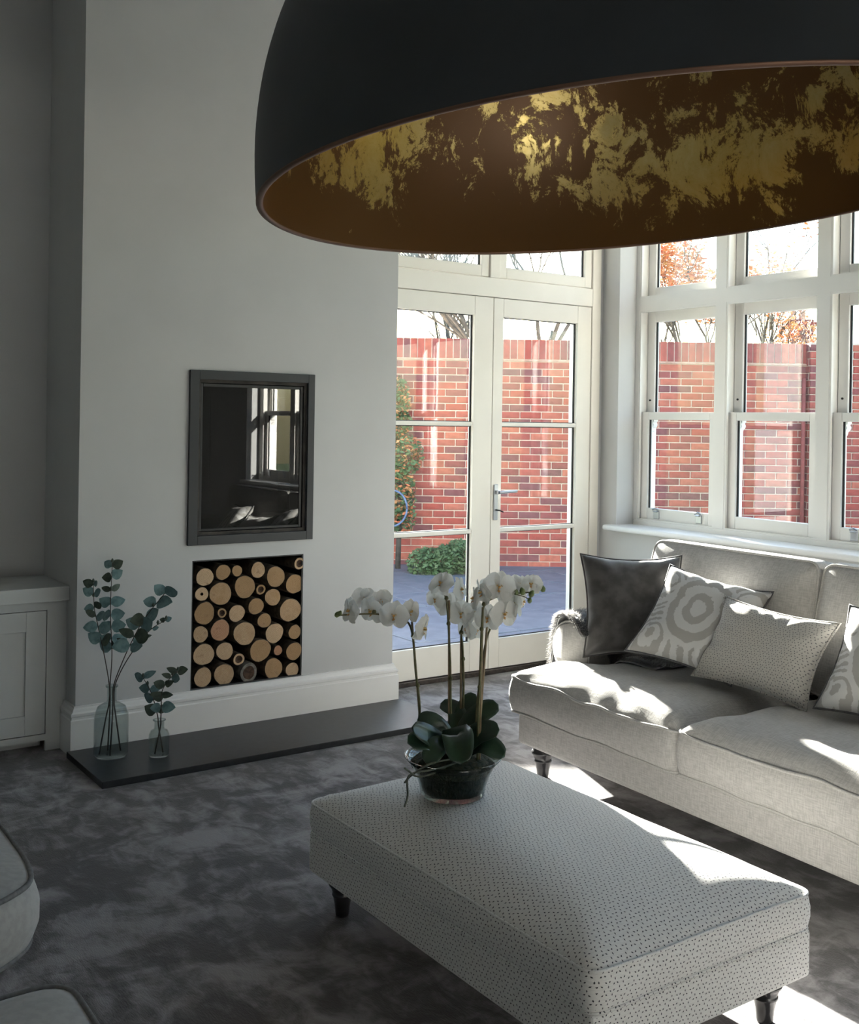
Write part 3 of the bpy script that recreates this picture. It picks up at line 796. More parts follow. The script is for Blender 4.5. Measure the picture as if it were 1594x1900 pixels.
# ================================================================= SOFA
TH = math.radians(-2.3)
so = thing('sofa', 'grey linen two-cushion sofa standing in front of the sash windows', 'sofa', (2.885, 3.462, 0), TH)
SLN = 1.83; SD = .92
box('base', 0, SD, -SLN, 0, .132, .258, 'linen', so, .012, 3)
for x in (.07, SD - .08):
    for y in (-.08, -SLN + .08): lathe('leg', legprof(.133, .042), 'darkwood', so, 24, (x, y, 0))
def arm(yc, sg):
    # English roll arm: upright panel that scrolls outwards (towards sg) at the top
    pr = [(-.115, .256), (-.112, .40)]
    for i in range(15):
        a = PI * .98 - PI * 1.36 * i / 14; pr.append((.005 + .118 * math.cos(a), .497 + .112 * math.sin(a)))
    pr += [(.045, .41), (.015, .38), (.012, .256)]
    pr = [(yc + sg * a, z) for a, z in pr]
    n = len(pr); xs = [.262, .275, .33, .6, .85, .90, .92]; sc = [.94, 1, 1, 1, 1, 1, .96]
    cy = sum(a for a, z in pr) / n
    vs = []; fs = []
    for x, s in zip(xs, sc):
        for a, z in pr: vs.append((x, cy + (a - cy) * s, .256 + (z - .256) * (s * .5 + .5)))
    for i in range(len(xs) - 1):
        for j in range(n): fs.append((i * n + j, i * n + (j + 1) % n, (i + 1) * n + (j + 1) % n, (i + 1) * n + j))
    fs.append(tuple(range(n))); fs.append(tuple((len(xs) - 1) * n + j for j in range(n)))
    me = mesh_py('arm', vs, fs)
    bm = bmesh.new(); bm.from_mesh(me); bmesh.ops.recalc_face_normals(bm, faces=bm.faces); bm.to_mesh(me); bm.free()
    o = link('arm', me, 'linen', so, smooth=True)
    tube('piping', [Vector((.272, a, z)) for a, z in pr], .005, 'piping', o, 6)
arm(-.012, 1); arm(-SLN + .012, -1)
AW = .13; AX = .255
CS = SLN / 2 + .005
seat1 = cushion('seat_cushion', [(-.035, .018), (AX, .018), (AX, -AW - .012), (.74, -AW - .012), (.74, -CS + .004), (-.035, -CS + .004)], .270, .405, .068, 'linen', so, ctr=(.10, -.46), pipe='piping', corner=.04, wob=.016, seed=3, bulge=.016, crown_bot=.0, step=.03)
cushion('seat_cushion', [(-.035, -SLN - .018), (AX, -SLN - .018), (AX, -SLN + AW + .012), (.74, -SLN + AW + .012), (.74, -CS - .004), (-.035, -CS - .004)][::-1], .270, .405, .064, 'linen', so, ctr=(.10, -SLN + .46), pipe='piping', corner=.04, wob=.014, seed=11, bulge=.016, step=.03)
box('back_frame', .80, SD, -SLN + .02, -.02, .256, .80, 'linen', so, .04, 4)
BW = (SLN - .06) / 2
backs = []
for i in range(2):
    y1 = -.015 - i * (BW + .015)
    # built flat (x=across, y=height), then stood up and leaned
    lean = math.radians(13)
    xf = Matrix.Translation((.71, y1 - BW / 2, .45)) @ Matrix.Rotation(lean, 4, 'Y') @ Matrix(((0, 0, -1, 0), (-1, 0, 0, 0), (0, 1, 0, 0), (0, 0, 0, 1)))
    backs.append(cushion('back_cushion', [(-BW / 2, 0), (BW / 2, 0), (BW / 2, .48), (-BW / 2, .48)], -.075, .075, .055, 'linen', so, pipe='piping', corner=.05, wob=.014, seed=21 + i * 8, bulge=.02, crown_bot=.03, xf=xf, step=.03))

# ================================================================= SCATTER CUSHIONS
def pillow(name, label, cat, c, u, v, w, h, T, mt, pipe, seed=0, wr=.012, group=None):
    u = Vector(u).normalized(); v = Vector(v); v = (v - u * v.dot(u)).normalized(); n = u.cross(v)
    t = thing(name, label, cat, c, 0, group)
    R = Matrix((u, v, n)).transposed()
    N = 26
    def pt(a, b, side):
        # edge pulled in between the corners
        x = a * w / 2 * (1 - .115 * (1 - b * b)) ; y = b * h / 2 * (1 - .115 * (1 - a * a))
        e = max(0., (1 - a ** 4) * (1 - b ** 4)) ** .62
        z = T * e
        if e > 0:
            q = Vector((x * 6 + seed, y * 6, seed * 1.7 + side))
            z += wr * noise.noise(q) * min(1, e * 2.5)
            # radial creases running in from the corners
            ang = math.atan2(y, x); z += wr * .5 * math.sin(ang * 14 + seed) * e * (1 - e) * 3
        return R @ Vector((x, y, z * side))
    vs = []; fs = []; uvs = []; idx = {}
    for side in (1, -1):
        for i in range(N + 1):
            for j in range(N + 1):
                a = math.sin((i / N * 2 - 1) * PI / 2) * .35 + (i / N * 2 - 1) * .65; b = math.sin((j / N * 2 - 1) * PI / 2) * .35 + (j / N * 2 - 1) * .65
                bd = i in (0, N) or j in (0, N)
                key = (i, j, 0 if bd else side)
                if key not in idx:
                    idx[key] = len(vs); vs.append(pt(a, b, side)); uvs.append((a * w / 2, b * h / 2))
    for side in (1, -1):
        for i in range(N):
            for j in range(N):
                q = []
                for (p, r) in ((i, j), (i + 1, j), (i + 1, j + 1), (i, j + 1)):
                    bd = p in (0, N) or r in (0, N); q.append(idx[(p, r, 0 if bd else side)])
                fs.append(tuple(q) if side == 1 else tuple(q[::-1]))
    me = mesh_py('cover', vs, fs, uv=False)
    ul = me.uv_layers.new(name='UVMap')
    for p in me.polygons:
        for li in p.loop_indices: ul.data[li].uv = uvs[me.loops[li].vertex_index]
    link('cover', me, mt, t, smooth=True)
    ed = []
    M2 = 18
    for i in range(M2): ed.append(pt(-1 + 2 * i / M2, -1, 1))
    for i in range(M2): ed.append(pt(1, -1 + 2 * i / M2, 1))
    for i in range(M2): ed.append(pt(1 - 2 * i / M2, 1, 1))
    for i in range(M2): ed.append(pt(-1, 1 - 2 * i / M2, 1))
    link('piping', tube_me('piping', ed, .0048, 6, True), pipe, t, smooth=True)
    return t
M['greypipe'] = noisy('dark_grey_piping', (.10, .10, .105), (.14, .14, .145), 100, 2, .8)
from mathutils.bvhtree import BVHTree
def world_bvh(o):
    mw = o.matrix_world
    return BVHTree.FromPolygons([mw @ v.co for v in o.data.vertices], [tuple(q.vertices) for q in o.data.polygons])
def press(pil, target, d):
    """soft contact: every point of the cushion that would lie inside the target is pushed along d to its surface"""
    bpy.context.view_layer.update()
    T = world_bvh(target); d = Vector(d).normalized()
    for ch in pil.children:
        for v in ch.data.vertices:
            p = ch.matrix_world @ v.co; o = p.copy(); hits = []
            for _ in range(8):
                h = T.ray_cast(o, d)
                if h[0] is None: break
                hits.append(h[0].copy()); o = h[0] + d * 1e-4
            if len(hits) % 2 == 1: v.co += hits[0] - p + d * .002
        ch.data.update()
P1 = pillow('scatter_cushion', 'charcoal velvet cushion leaning in the sofa corner on the fur throw', 'cushion', (3.325, 3.25, .690), (.80, -.60, .0), (.30, .26, .92), .43, .44, .075, 'velvet', 'velvet', 2)
P2 = pillow('scatter_cushion', 'pale ikat cushion leaning between the charcoal velvet and tiny-print cushions', 'cushion', (3.312, 2.882, .681), (.319, -.933, -.166), (.69, .109, .716), .438, .438, .07, 'ikat', 'greypipe', 5)
P3 = pillow('scatter_cushion', 'oblong cream cushion printed with tiny dark triangles', 'cushion', (3.285, 2.555, .633), (.057, -.996, -.063), (.525, -.024, .851), .488, .335, .065, 'dots2', 'dots2', 9, .014)
P4 = pillow('scatter_cushion', 'pale ikat cushion past the oblong tiny-print cushion', 'cushion', (3.356, 2.084, .644), (.202, -.976, -.08), (.569, .05, .821), .42, .40, .075, 'ikat', 'greypipe', 14)
FWD_ = Vector((-.80, -.45, .35))
for P_ in (P1, P2): press(P_, backs[0], FWD_)
for P_ in (P3, P4):
    for bc in backs: press(P_, bc, FWD_)
press(P2, P3.children[0], (.74, .38, .22)); press(P1, P2.children[0], (.60, .65, .0))

# ================================================================= FUR THROW
tw = thing('fur_throw', 'charcoal fur throw draped over the sofa arm and seat', 'throw', (2.885, 3.462, 0), TH)
# path across the arm in local y,z: outside hanging -> over the top -> down inside -> on to the seat
path = [(.128, .20), (.132, .32), (.128, .44)]
for i in range(11):
    a = i / 10 * PI; path.append((-.006 + .132 * math.cos(a), .505 + .122 * math.sin(a)))
path += [(-.146, .470), (-.165, .462), (-.24, .46), (-.34, .46), (-.44, .46)]
path = [Vector((0, y, z)) for y, z in path]
sp = smooth_path(path, 3)
NXT = 30
vs = []; fs = []
def tx(i, s):  # extent of the throw along the arm
    a = i / NXT
    front = .262 + (.07 if s > .62 else 0) + .03 * math.sin(s * 9) + .02 * noise.noise(Vector((s * 6, 1, 2)))
    return front + a * (.25 + .02 * math.sin(s * 7 + 1))
n = len(sp)
SEAT = BVHTree.FromPolygons([v.co for v in seat1.data.vertices], [tuple(q.vertices) for q in seat1.data.polygons])
def drape(x, p, q):
    # beyond the arm the throw lies on the seat cushion
    if p.y < -.15 and q > .6:
        h = SEAT.ray_cast(Vector((x, p.y, .8)), Vector((0, 0, -1)))
        if h[0] is not None: return Vector((p.x, p.y, h[0].z + .001))
    return p
def nrm(j):
    t = sp[min(j + 1, n - 1)] - sp[max(j - 1, 0)]; t.normalize(); return Vector((0, t.z, -t.y)) if True else None
for lay in (0, 1):
    for j in range(n):
        N_ = nrm(j)
        if N_.z < 0 and j > n * .6: N_ = -N_
        for i in range(NXT + 1):
            x = tx(i, j / n)
            ed = min(i, NXT - i, j, n - 1 - j)
            off = (.004 + (.016 if ed > 0 else .004) + .011 * noise.noise(Vector((x * 14, j * .35, 3)))) if lay else .002
            p = drape(x, sp[j], j / n) + N_ * off; vs.append((x, p.y, p.z))
S_ = (NXT + 1) * n
for lay in (0, 1):
    for j in range(n - 1):
        for i in range(NXT):
            a = lay * S_ + j * (NXT + 1) + i
            q = (a, a + 1, a + NXT + 2, a + NXT + 1); fs.append(q if lay else q[::-1])
for j in range(n - 1):
    for i in (0, NXT):
        a = j * (NXT + 1) + i; fs.append((a, a + NXT + 1, S_ + a + NXT + 1, S_ + a))
for i in range(NXT):
    for j in (0, n - 1):
        a = j * (NXT + 1) + i; fs.append((a, a + 1, S_ + a + 1, S_ + a))
me = mesh_py('hide', vs, fs)
link('hide', me, 'fur', tw, smooth=True)
# pile: short tapering strands
hv = []; hf = []
rnd = random.Random(5)
for k in range(15000):
    j = rnd.uniform(0, n - 1.001); j0 = int(j); fr = j - j0
    a = rnd.random(); a = a if rnd.random() < .75 else a * .12
    s = j / n; p = sp[j0].lerp(sp[j0 + 1], fr); N_ = nrm(j0)
    if N_.z < 0 and j0 > n * .6: N_ = -N_
    x = tx(a * NXT, s); p = drape(x, p, s)
    base = Vector((x, p.y, p.z)) + N_ * .014
    T_ = (sp[j0 + 1] - sp[j0]).normalized()
    d = N_ * rnd.uniform(.4, 1) + T_ * rnd.uniform(-1.0, .3) * (1 if p.y > -.1 else -1) + Vector((rnd.uniform(-.6, .4) - (.5 if a < .1 else 0), 0, -.2))
    d.normalize(); ln_ = rnd.uniform(.014, .034)
    sd_ = d.cross(Vector((rnd.random(), rnd.random(), rnd.random()))).normalized() * .0007
    b = len(hv); hv += [base - sd_, base + sd_, base + d * ln_ * .6 + Vector((0, 0, -.002)) + sd_ * .6, base + d * ln_ + Vector((0, 0, -.006))]
    hf += [(b, b + 1, b + 2), (b, b + 2, b + 3)]
fo = link('fur_pile', mesh_py('fur_pile', hv, hf, uv=False), 'furpile', tw); fo['kind'] = 'stuff'

# ================================================================= ARMCHAIRS (foreground corner)
def armchair(label, loc, wid, chamfer):
    t = thing('armchair', label, 'armchair', loc)
    w = wid
    # local: x=0 front of the seat, negative x to the back, y 0..w
    if chamfer: poly = [(-.02, .09), (0, .22), (0, w), (-.66, w), (-.66, -.03), (-.20, -.012), (-.10, .02)]
    else: poly = [(0, 0), (0, w), (-.66, w), (-.66, 0)]
    sgn = 1
    cushion('seat_cushion', poly[::-1] if chamfer else [(-.66, 0), (0, 0), (0, w), (-.66, w)], .345, .475, .03, 'chairfab', t, pipe='chairpipe', pr=.006, corner=.06, wob=.006, seed=31 if chamfer else 41, bulge=.02)
    box('base', -.70, -.16, .10, w - .05, .16, .345, 'chairfab', t, .015, 3)
    for x in (-.20, -.66):
        for y in (.15, w - .10): lathe('leg', legprof(.165, .026), 'darkwood', t, 20, (x, y, 0))
    box('back', -.84, -.68, 0, w, .30, .92, 'chairfab', t, .05, 4)
    for y0 in (-.06, w - .04):
        box('arm', -.74, -.26, y0, y0 + .10, .346 if False else .30, .64, 'chairfab', t, .035, 4)
    return t
armchair('grey linen armchair with a rounded seat corner standing beside the hearth end of the ottoman', (.655, 2.235, 0), .74, True)
armchair('grey linen armchair with a square piped seat beside the other armchair', (.575, 1.13, 0), .755, False)
# ================================================================= VASES AND EUCALYPTUS
def leaf_me(name, L_, W_, fold=.15, curl=.1, n=6, blunt=.75):
    vs = []; fs = []
    for i in range(n + 1):
        t = i / n; w = W_ / 2 * (math.sin(PI * min(1, t * 1.0) ** blunt) ** .75 if 0 < t < 1 else .0)
        z = curl * L_ * (t - t * t * 1.6)
        vs += [(t * L_, -w, z + w * fold), (t * L_, 0, z), (t * L_, w, z + w * fold)]
    for i in range(n):
        a = i * 3
        fs += [(a, a + 3, a + 4, a + 1), (a + 1, a + 4, a + 5, a + 2)]
    me = mesh_py(name, vs, fs)
    me.polygons.foreach_set('use_smooth', [True] * len(me.polygons))
    return me
def orient(d, nrm):
    d = Vector(d).normalized(); n = Vector(nrm); n = (n - d * n.dot(d))
    n = n.normalized() if n.length > 1e-5 else d.orthogonal().normalized()
    y = n.cross(d); return Matrix((d, y, n)).transposed()
def place(name, me, parent, p, rot, s=1.):
    o = bpy.data.objects.new(name, me); COL.objects.link(o); o.parent = parent
    o.rotation_mode = 'QUATERNION'; o.location = p; o.rotation_quaternion = rot.to_quaternion(); o.scale = (s, s, s)
    return o
def loc3(r, u, d=0.): return rgt * r + fwd * d + Vector((0, 0, u))
VZ = .0275
def vase(name, label, pos, r, h, neck):
    s = h / .29
    out = [(0, 0), (r * .92, .0), (r, .012 * s), (r, h * .50), (r * .97, h * .60), (r * .8, h * .70), (r * .5, h * .745), (neck * 1.05, h * .765), (neck, h * .80), (neck, h * .96), (neck * 1.25, h * .985), (neck * 1.25, h)]
    th = .003
    inn = [(max(0, a - th), max(b, .006)) for a, b in out[1:]][::-1] + [(0, .006)]
    t = thing(name, label, 'vase', pos)
    lathe('glass_body', out + inn, 'vaseglass', t, 48)
    lathe('neck_ring', [(neck * 1.02, h * .975), (neck * 1.3, h * .98), (neck * 1.32, h * .99), (neck * 1.26, h * 1.003), (neck * .98, h * 1.0)], 'vaseglass', t, 32)
    return t
VA = Vector((1.537, 4.497, VZ)); VB = Vector((1.706, 4.392, VZ))
vase('bottle_vase', 'large clear glass bottle vase on the hearth holding eucalyptus', VA, .071, .295, .020)
vase('bottle_vase', 'small clear glass bottle vase on the hearth holding two short sprigs', VB, .043, .152, .021)
em = [leaf_me('leaf', .085, .072, .1, .12), leaf_me('leaf', .070, .062, -.15, -.1), leaf_me('leaf', .072, .040, .2, .2)]
em[0].materials.append(M['eucleaf']); em[1].materials.append(M['eucleaf']); em[2].materials.append(M['eucdark'])
em2 = [m_.copy() for m_ in em[:2]]
for m_ in em2: m_.materials.clear(); m_.materials.append(M['eucdark'])
er = random.Random(3)
def sprig(label, base, pts, leafspec, group=None, tip=None):
    t = thing('eucalyptus_sprig', label, 'sprig', base, 0, group)
    P = [loc3(*p) for p in pts]
    sp_ = smooth_path(P, 8); n = len(sp_)
    tube('stem', sp_, [.0032 - .0018 * i / n for i in range(n)], 'eucstem', t, 6)
    for (f, rr_, uu_, dd_, s, k) in leafspec:
        i = min(n - 2, int(f * (n - 1))); p = sp_[i]
        d = loc3(rr_, uu_, dd_).normalized()
        nn = (-fwd + Vector((er.uniform(-.8, .8), er.uniform(-.5, .5), er.uniform(-.2, .9))))
        me = (em[0], em[1], em[2], em2[0], em2[1])[k]
        place('leaf', me, t, p, orient(d, nn), s)
    for k in range(2):
        b = lathe_me('bud', [(0, 0), (.004, .003), (.005, .008), (.002, .014), (0, .015)], 8); b.materials.append(M['eucdark'])
        o = place('bud', b, t, sp_[-1 - k * 5], Matrix.Identity(3), 1.3)
    return t
def spec(f0, f1, n, big=1., dark=.25, small_tip=.6, side=0):
    out = []
    for i in range(n):
        q = i / max(1, n - 1); f = f0 + (f1 - f0) * q
        for sg in (-1, 1):
            k = er.choice([3, 4, 2]) if er.random() < dark else er.choice([0, 1])
            dd = er.uniform(.05, .5) * side if side else er.uniform(-.6, .5)
            out.append((f, sg * er.uniform(.5, 1), er.uniform(-.15, .55), dd, big * (1 - (1 - small_tip) * q) * er.uniform(.85, 1.15), k))
    return out
# (right, up, depth) from the vase foot; the stems pass the neck side by side and keep apart in depth above it
sprig('tall blue-green eucalyptus sprig rising straight from the large vase', VA, [(-.022, .012, .030), (-.012, .16, .016), (-.009, .225, .008), (-.010, .295, .009), (-.012, .42, .035), (-.026, .60, .052), (-.022, .80, .055)], spec(.69, 1., 8, .90, .2, .7, 1))
sprig('slim eucalyptus sprig with a dark tip leaning inside the large vase', VA, [(-.040, .012, -.030), (-.018, .16, -.018), (-.008, .225, -.008), (-.008, .295, -.009), (-.022, .42, -.035), (-.046, .55, -.052), (-.062, .63, -.055), (-.068, .73, -.055)], spec(.66, 1., 6, .82, .35, .6, -1))
sprig('eucalyptus sprig arching out of the large vase towards the log niche', VA, [(.010, .012, -.045), (.010, .16, -.020), (.008, .225, -.008), (.010, .295, -.009), (.052, .40, -.035), (.100, .50, -.055), (.150, .59, -.060), (.235, .70, -.055)], spec(.68, 1., 6, 1.0, .35, .9, -1))
sprig('short side eucalyptus sprig with a bare pointed tip in the large vase', VA, [(.032, .012, .030), (.014, .16, .016), (.008, .225, .009), (.012, .295, .007), (.052, .385, .006), (.110, .475, .014), (.158, .53, .026), (.215, .565, .035)], spec(.74, 1., 3, .58, .5, .6, 1))
sprig('short dark eucalyptus sprig in the small vase leaning to the niche', VB, [(-.014, .01, -.012), (.006, .12, -.006), (.008, .155, -.008), (.014, .21, -.028), (.020, .28, -.042), (.048, .33, -.045), (.085, .365, -.045)], spec(.52, 1., 5, .75, .75, .85, -1))
sprig('short blue eucalyptus sprig in the small vase leaning to the tall vase', VB, [(.014, .01, .012), (-.004, .12, .006), (-.008, .155, .008), (-.026, .205, .028), (-.050, .26, .042), (-.083, .315, .045)], spec(.52, 1., 4, .80, .2, .8, 1))

# ================================================================= ORCHID
OB = Vector((1.820, 2.466, .4015))
oc = thing('potted_orchid', 'white moth orchid with several stems in a flared glass bowl', 'orchid', OB)
bo = [(0, .004), (.082, .0), (.090, .004), (.091, .012), (.094, .03), (.104, .06), (.120, .09), (.138, .110)]
bi = [(.134, .111), (.116, .09), (.100, .06), (.090, .03), (.086, .014), (.0, .012)]
lathe('bowl', bo + bi, 'bowlglass', oc, 64)
# moss mound filling the bowl
mv = []; mf = []; nr_, ns_ = 10, 36
for i in range(nr_ + 1):
    q = i / nr_
    for k in range(ns_):
        a = 2 * PI * k / ns_; r = q * .118; z = .088 + .035 * (1 - q * q) + .012 * noise.noise(Vector((r * math.cos(a) * 30, r * math.sin(a) * 30, 1)))
        mv.append((r * math.cos(a), r * math.sin(a), z))
for q, z in ((.098, .06), (.087, .03), (.084, .0145)):
    for k in range(ns_): a = 2 * PI * k / ns_; mv.append((q * math.cos(a), q * math.sin(a), z))
for i in range(nr_ + 3):
    for k in range(ns_): mf.append((i * ns_ + k, i * ns_ + (k + 1) % ns_, (i + 1) * ns_ + (k + 1) % ns_, (i + 1) * ns_ + k))
mf.append(tuple((nr_ + 3) * ns_ + k for k in range(ns_)))
link('moss', mesh_py('moss', mv, mf), 'moss', oc, smooth=True)
K = 1 / 658.
def op(px, py, d=0.): return loc3((px - 839) * K, (1475 - py) * K, d)
def strap(path, w, fold=.25, face=.9):
    sp_ = smooth_path(path, 6); n = len(sp_); vs = []; fs = []
    for i, p in enumerate(sp_):
        t = (sp_[min(i + 1, n - 1)] - sp_[max(i - 1, 0)]).normalized(); q = i / (n - 1)
        ww = w / 2 * (min(1, .35 + q * 2.2)) * (1 if q < .6 else math.sqrt(max(0, 1 - ((q - .6) / .4) ** 2)))
        s = t.cross(Vector((0, 0, .75)) - fwd * face)
        s = s.normalized() if s.length > .05 else rgt.copy()
        nn = s.cross(t).normalized()
        for a in (-1, -.5, 0, .5, 1): vs.append(p + s * ww * a + nn * abs(a) ** 1.5 * ww * fold)
    for i in range(n - 1):
        for k in range(4): fs.append((i * 5 + k, i * 5 + k + 1, i * 5 + 6 + k, i * 5 + 5 + k))
    me = mesh_py('leaf', vs, fs); o = link('leaf', me, 'orchleaf', oc, smooth=True)
    sd = o.modifiers.new('thick', 'SOLIDIFY'); sd.thickness = .0018
# leaves: base, middle, tip as picture-plane metres plus depth
LV = [([(836, 1392), (805, 1345), (772, 1333)], (0, -.02, -.03), .062), ([(834, 1395), (800, 1362), (763, 1335)], (0, -.05, -.09), .058), ([(832, 1398), (795, 1368), (756, 1362)], (0, -.05, -.10), .065),
      ([(838, 1388), (848, 1335), (815, 1322)], (0, .05, .09), .05), ([(842, 1392), (865, 1352), (905, 1322)], (0, .05, .10), .066), ([(846, 1394), (880, 1338), (924, 1316)], (.0, .03, .05), .060),
      ([(846, 1396), (885, 1356), (922, 1345)], (0, -.03, -.05), .062), ([(846, 1400), (890, 1372), (932, 1392)], (0, -.04, -.06), .062), ([(840, 1398), (845, 1352), (850, 1392)], (0, -.07, -.13), .085),
      ([(842, 1392), (858, 1330), (882, 1302)], (0, .06, .08), .045), ([(838, 1396), (812, 1372), (790, 1398)], (0, -.07, -.10), .06), ([(842, 1396), (872, 1368), (905, 1368)], (.02, .06, .12), .06)]
for pp, dd, w in LV: strap([op(*p, d) for p, d in zip(pp, dd)], w)
def stem(pts, depth, stake=None):
    P = [op(x, y, d) for (x, y), d in zip(pts, depth)]
    sp_ = smooth_path(P, 8); n = len(sp_)
    s = tube('stem', sp_, [.0042 - .0022 * i / n for i in range(n)], 'orchstem', oc, 7)
    if stake: tube('stake', [op(*stake[0], depth[0]), op(*stake[1], depth[0] + .005)], .0034, 'stake', s, 7)
    for i in range(4, n - 2, 9): lathe('node', [(.003, 0), (.0062, .003), (.0055, .009), (.003, .012)], 'orchstem', s, 8, sp_[i])
stem([(772, 1372), (776, 1320), (768, 1255), (758, 1170), (735, 1148), (690, 1140), (628, 1142)], (.02, .02, .02, .0, -.02, -.03, -.04), ((780, 1372), (759, 1160)))
stem([(838, 1372), (834, 1320), (832, 1240), (826, 1150), (822, 1118), (812, 1098)], (.05,) * 6, ((832, 1372), (828, 1122)))
stem([(856, 1372), (858, 1290), (855, 1210), (852, 1180), (862, 1150)], (.06,) * 5, ((854, 1372), (852, 1190)))
stem([(884, 1412), (884, 1330), (886, 1240), (888, 1150), (892, 1120), (912, 1106), (945, 1100), (985, 1098)], (-.03, -.03, -.03, -.03, -.03, -.03, -.02, .0), ((887, 1412), (889, 1125)))
stem([(880, 1392), (884, 1300), (897, 1200), (908, 1165), (916, 1140)], (.02, .02, .03, .03, .03), ((886, 1392), (900, 1150)))
# flowers
def surf(name, L_, W_, cup, mt, n=6, m_=4, blunt=1.0, narrow=.25):
    vs = []; fs = []
    for i in range(n + 1):
        t = i / n; w = W_ / 2 * (narrow * (1 - t) + math.sin(PI * min(.999, t ** blunt)) ** .6) if 0 < t < 1 else W_ / 2 * (narrow if t == 0 else .12)
        for j in range(m_ + 1):
            s = j / m_ * 2 - 1
            vs.append((t * L_, s * w, cup * L_ * (t * t * .6) - cup * abs(s) ** 2 * w * .8 + .002 * math.sin(s * 7 + t * 9)))
    for i in range(n):
        for j in range(m_): a = i * (m_ + 1) + j; fs.append((a, a + 1, a + m_ + 2, a + m_ + 1))
    me = mesh_py(name, vs, fs); me.materials.append(M[mt]); me.polygons.foreach_set('use_smooth', [True] * len(me.polygons))
    return me
PET = surf('petal', .042, .058, -.18, 'petal', blunt=.9, narrow=.18); SEP = surf('sepal', .040, .030, -.15, 'petal', blunt=1.1)
# lip: three small lobes and a column
bm = bmesh.new()
for ang, L_, W_ in ((-PI / 2, .013, .009), (.5, .008, .009), (PI - .5, .008, .009)):
    t_ = surf('t', L_, W_, .9, 'lip', 4, 2); t_.transform(Matrix.Rotation(ang, 4, 'Z')); bm.from_mesh(t_)
t_ = lathe_me('t', [(.003, 0), (.0034, .006), (.002, .010), (0, .011)], 8); bm.from_mesh(t_)
LIP = bpy.data.meshes.new('lip'); bm.to_mesh(LIP); bm.free(); LIP.materials.append(M['lip']); LIP.polygons.foreach_set('use_smooth', [True] * len(LIP.polygons))
fr = random.Random(12)
def flower(px, py, d, yaw, pit, s=1., roll=0.):
    # facing: towards the viewer side, turned by yaw / pitch
    n = (-fwd * math.cos(yaw) + rgt * math.sin(yaw)) * math.cos(pit) + Vector((0, 0, math.sin(pit)))
    upl = Vector((0, 0, 1)); x = upl.cross(n).normalized(); y = n.cross(x)
    R = Matrix((x, y, n)).transposed() @ Matrix.Rotation(roll, 3, 'Z')
    o = place('flower', LIP, oc, op(px, py, d), R, s)
    for ang, me, z in ((.12, PET, .001), (PI - .12, PET, .001), (PI / 2, SEP, -.002), (-PI / 2 - .75, SEP, -.002), (-PI / 2 + .75, SEP, -.002)):
        M3 = Matrix.Rotation(ang, 3, 'Z') @ Matrix.Rotation(fr.uniform(-.15, .25), 3, 'Y')
        c = bpy.data.objects.new('petal' if me is PET else 'sepal', me); COL.objects.link(c); c.parent = o
        c.rotation_mode = 'QUATERNION'; c.rotation_quaternion = M3.to_quaternion(); c.location = (0, 0, z)
r_ = math.radians
for a in ((645, 1134, -.04, r_(-55), .1, 1.0), (684, 1136, -.02, r_(-35), -.2, 1.05), (727, 1140, -.05, r_(-12), .0, 1.05), (756, 1138, .0, r_(40), .05, .9), (781, 1166, -.03, r_(62), -.1, 1.05),
          (700, 1122, .03, r_(-150), .2, .9), (668, 1118, .03, r_(-160), .2, .9),
          (812, 1088, .03, r_(-40), .7, 1.0), (849, 1100, .04, r_(60), .2, .95), (802, 1122, .07, r_(-30), -.2, .75), (826, 1132, .08, r_(170), .0, .95),
          (851, 1146, .05, r_(-15), .05, 1.0), (879, 1142, .04, r_(10), -.1, .85), (862, 1176, .05, r_(-40), -.2, .85), (880, 1178, .05, r_(20), -.2, .8),
          (918, 1086, -.04, r_(5), .1, 1.15), (886, 1098, -.02, r_(-60), -.2, 1.0), (872, 1110, -.02, r_(-80), .1, .9), (928, 1136, -.03, r_(25), -.05, 1.1), (899, 1148, .0, r_(-25), .0, 1.0), (950, 1122, .0, r_(110), .0, 1.0), (938, 1100, .02, r_(150), .1, 1.05),
          (979, 1084, .0, r_(-20), .3, .8), (966, 1118, .02, r_(60), -.3, .7), (957, 1086, .03, r_(140), .2, .75)):
    flower(*a, fr.uniform(-.2, .2))
for px, py, d, s in ((623, 1141, -.04, 1.), (628, 1138, -.05, .8), (949, 1096, -.03, .95), (961, 1095, -.03, 1.1), (978, 1100, -.02, 1.1), (975, 1112, -.02, .9), (1000, 1092, .0, 1.1)):
    b = lathe('bud', [(0, -.009), (.005, -.007), (.0078, -.001), (.0065, .005), (.003, .010), (0, .012)], 'bud', oc, 12, op(px, py, d)); b.scale = (s, s, s); b.rotation_euler = (fr.uniform(-.6, .6), fr.uniform(-.6, .6), 0)
tube('stalk', smooth_path([op(945, 1100, -.02), op(965, 1105, -.02), op(976, 1112, -.02)], 5), .0014, 'orchstem', oc, 6)
for a in ([(860, 1398), (810, 1405), (770, 1408), (757, 1415), (758, 1440), (753, 1455)], [(850, 1395), (800, 1395), (765, 1412), (752, 1422)], [(845, 1400), (805, 1412), (775, 1415), (760, 1402), (752, 1392)]):
    tube('aerial_root', smooth_path([op(x, y, -.09 - .02 * i) if i else op(x, y, -.06) for i, (x, y) in enumerate(a)], 5), .0028, 'root', oc, 6)

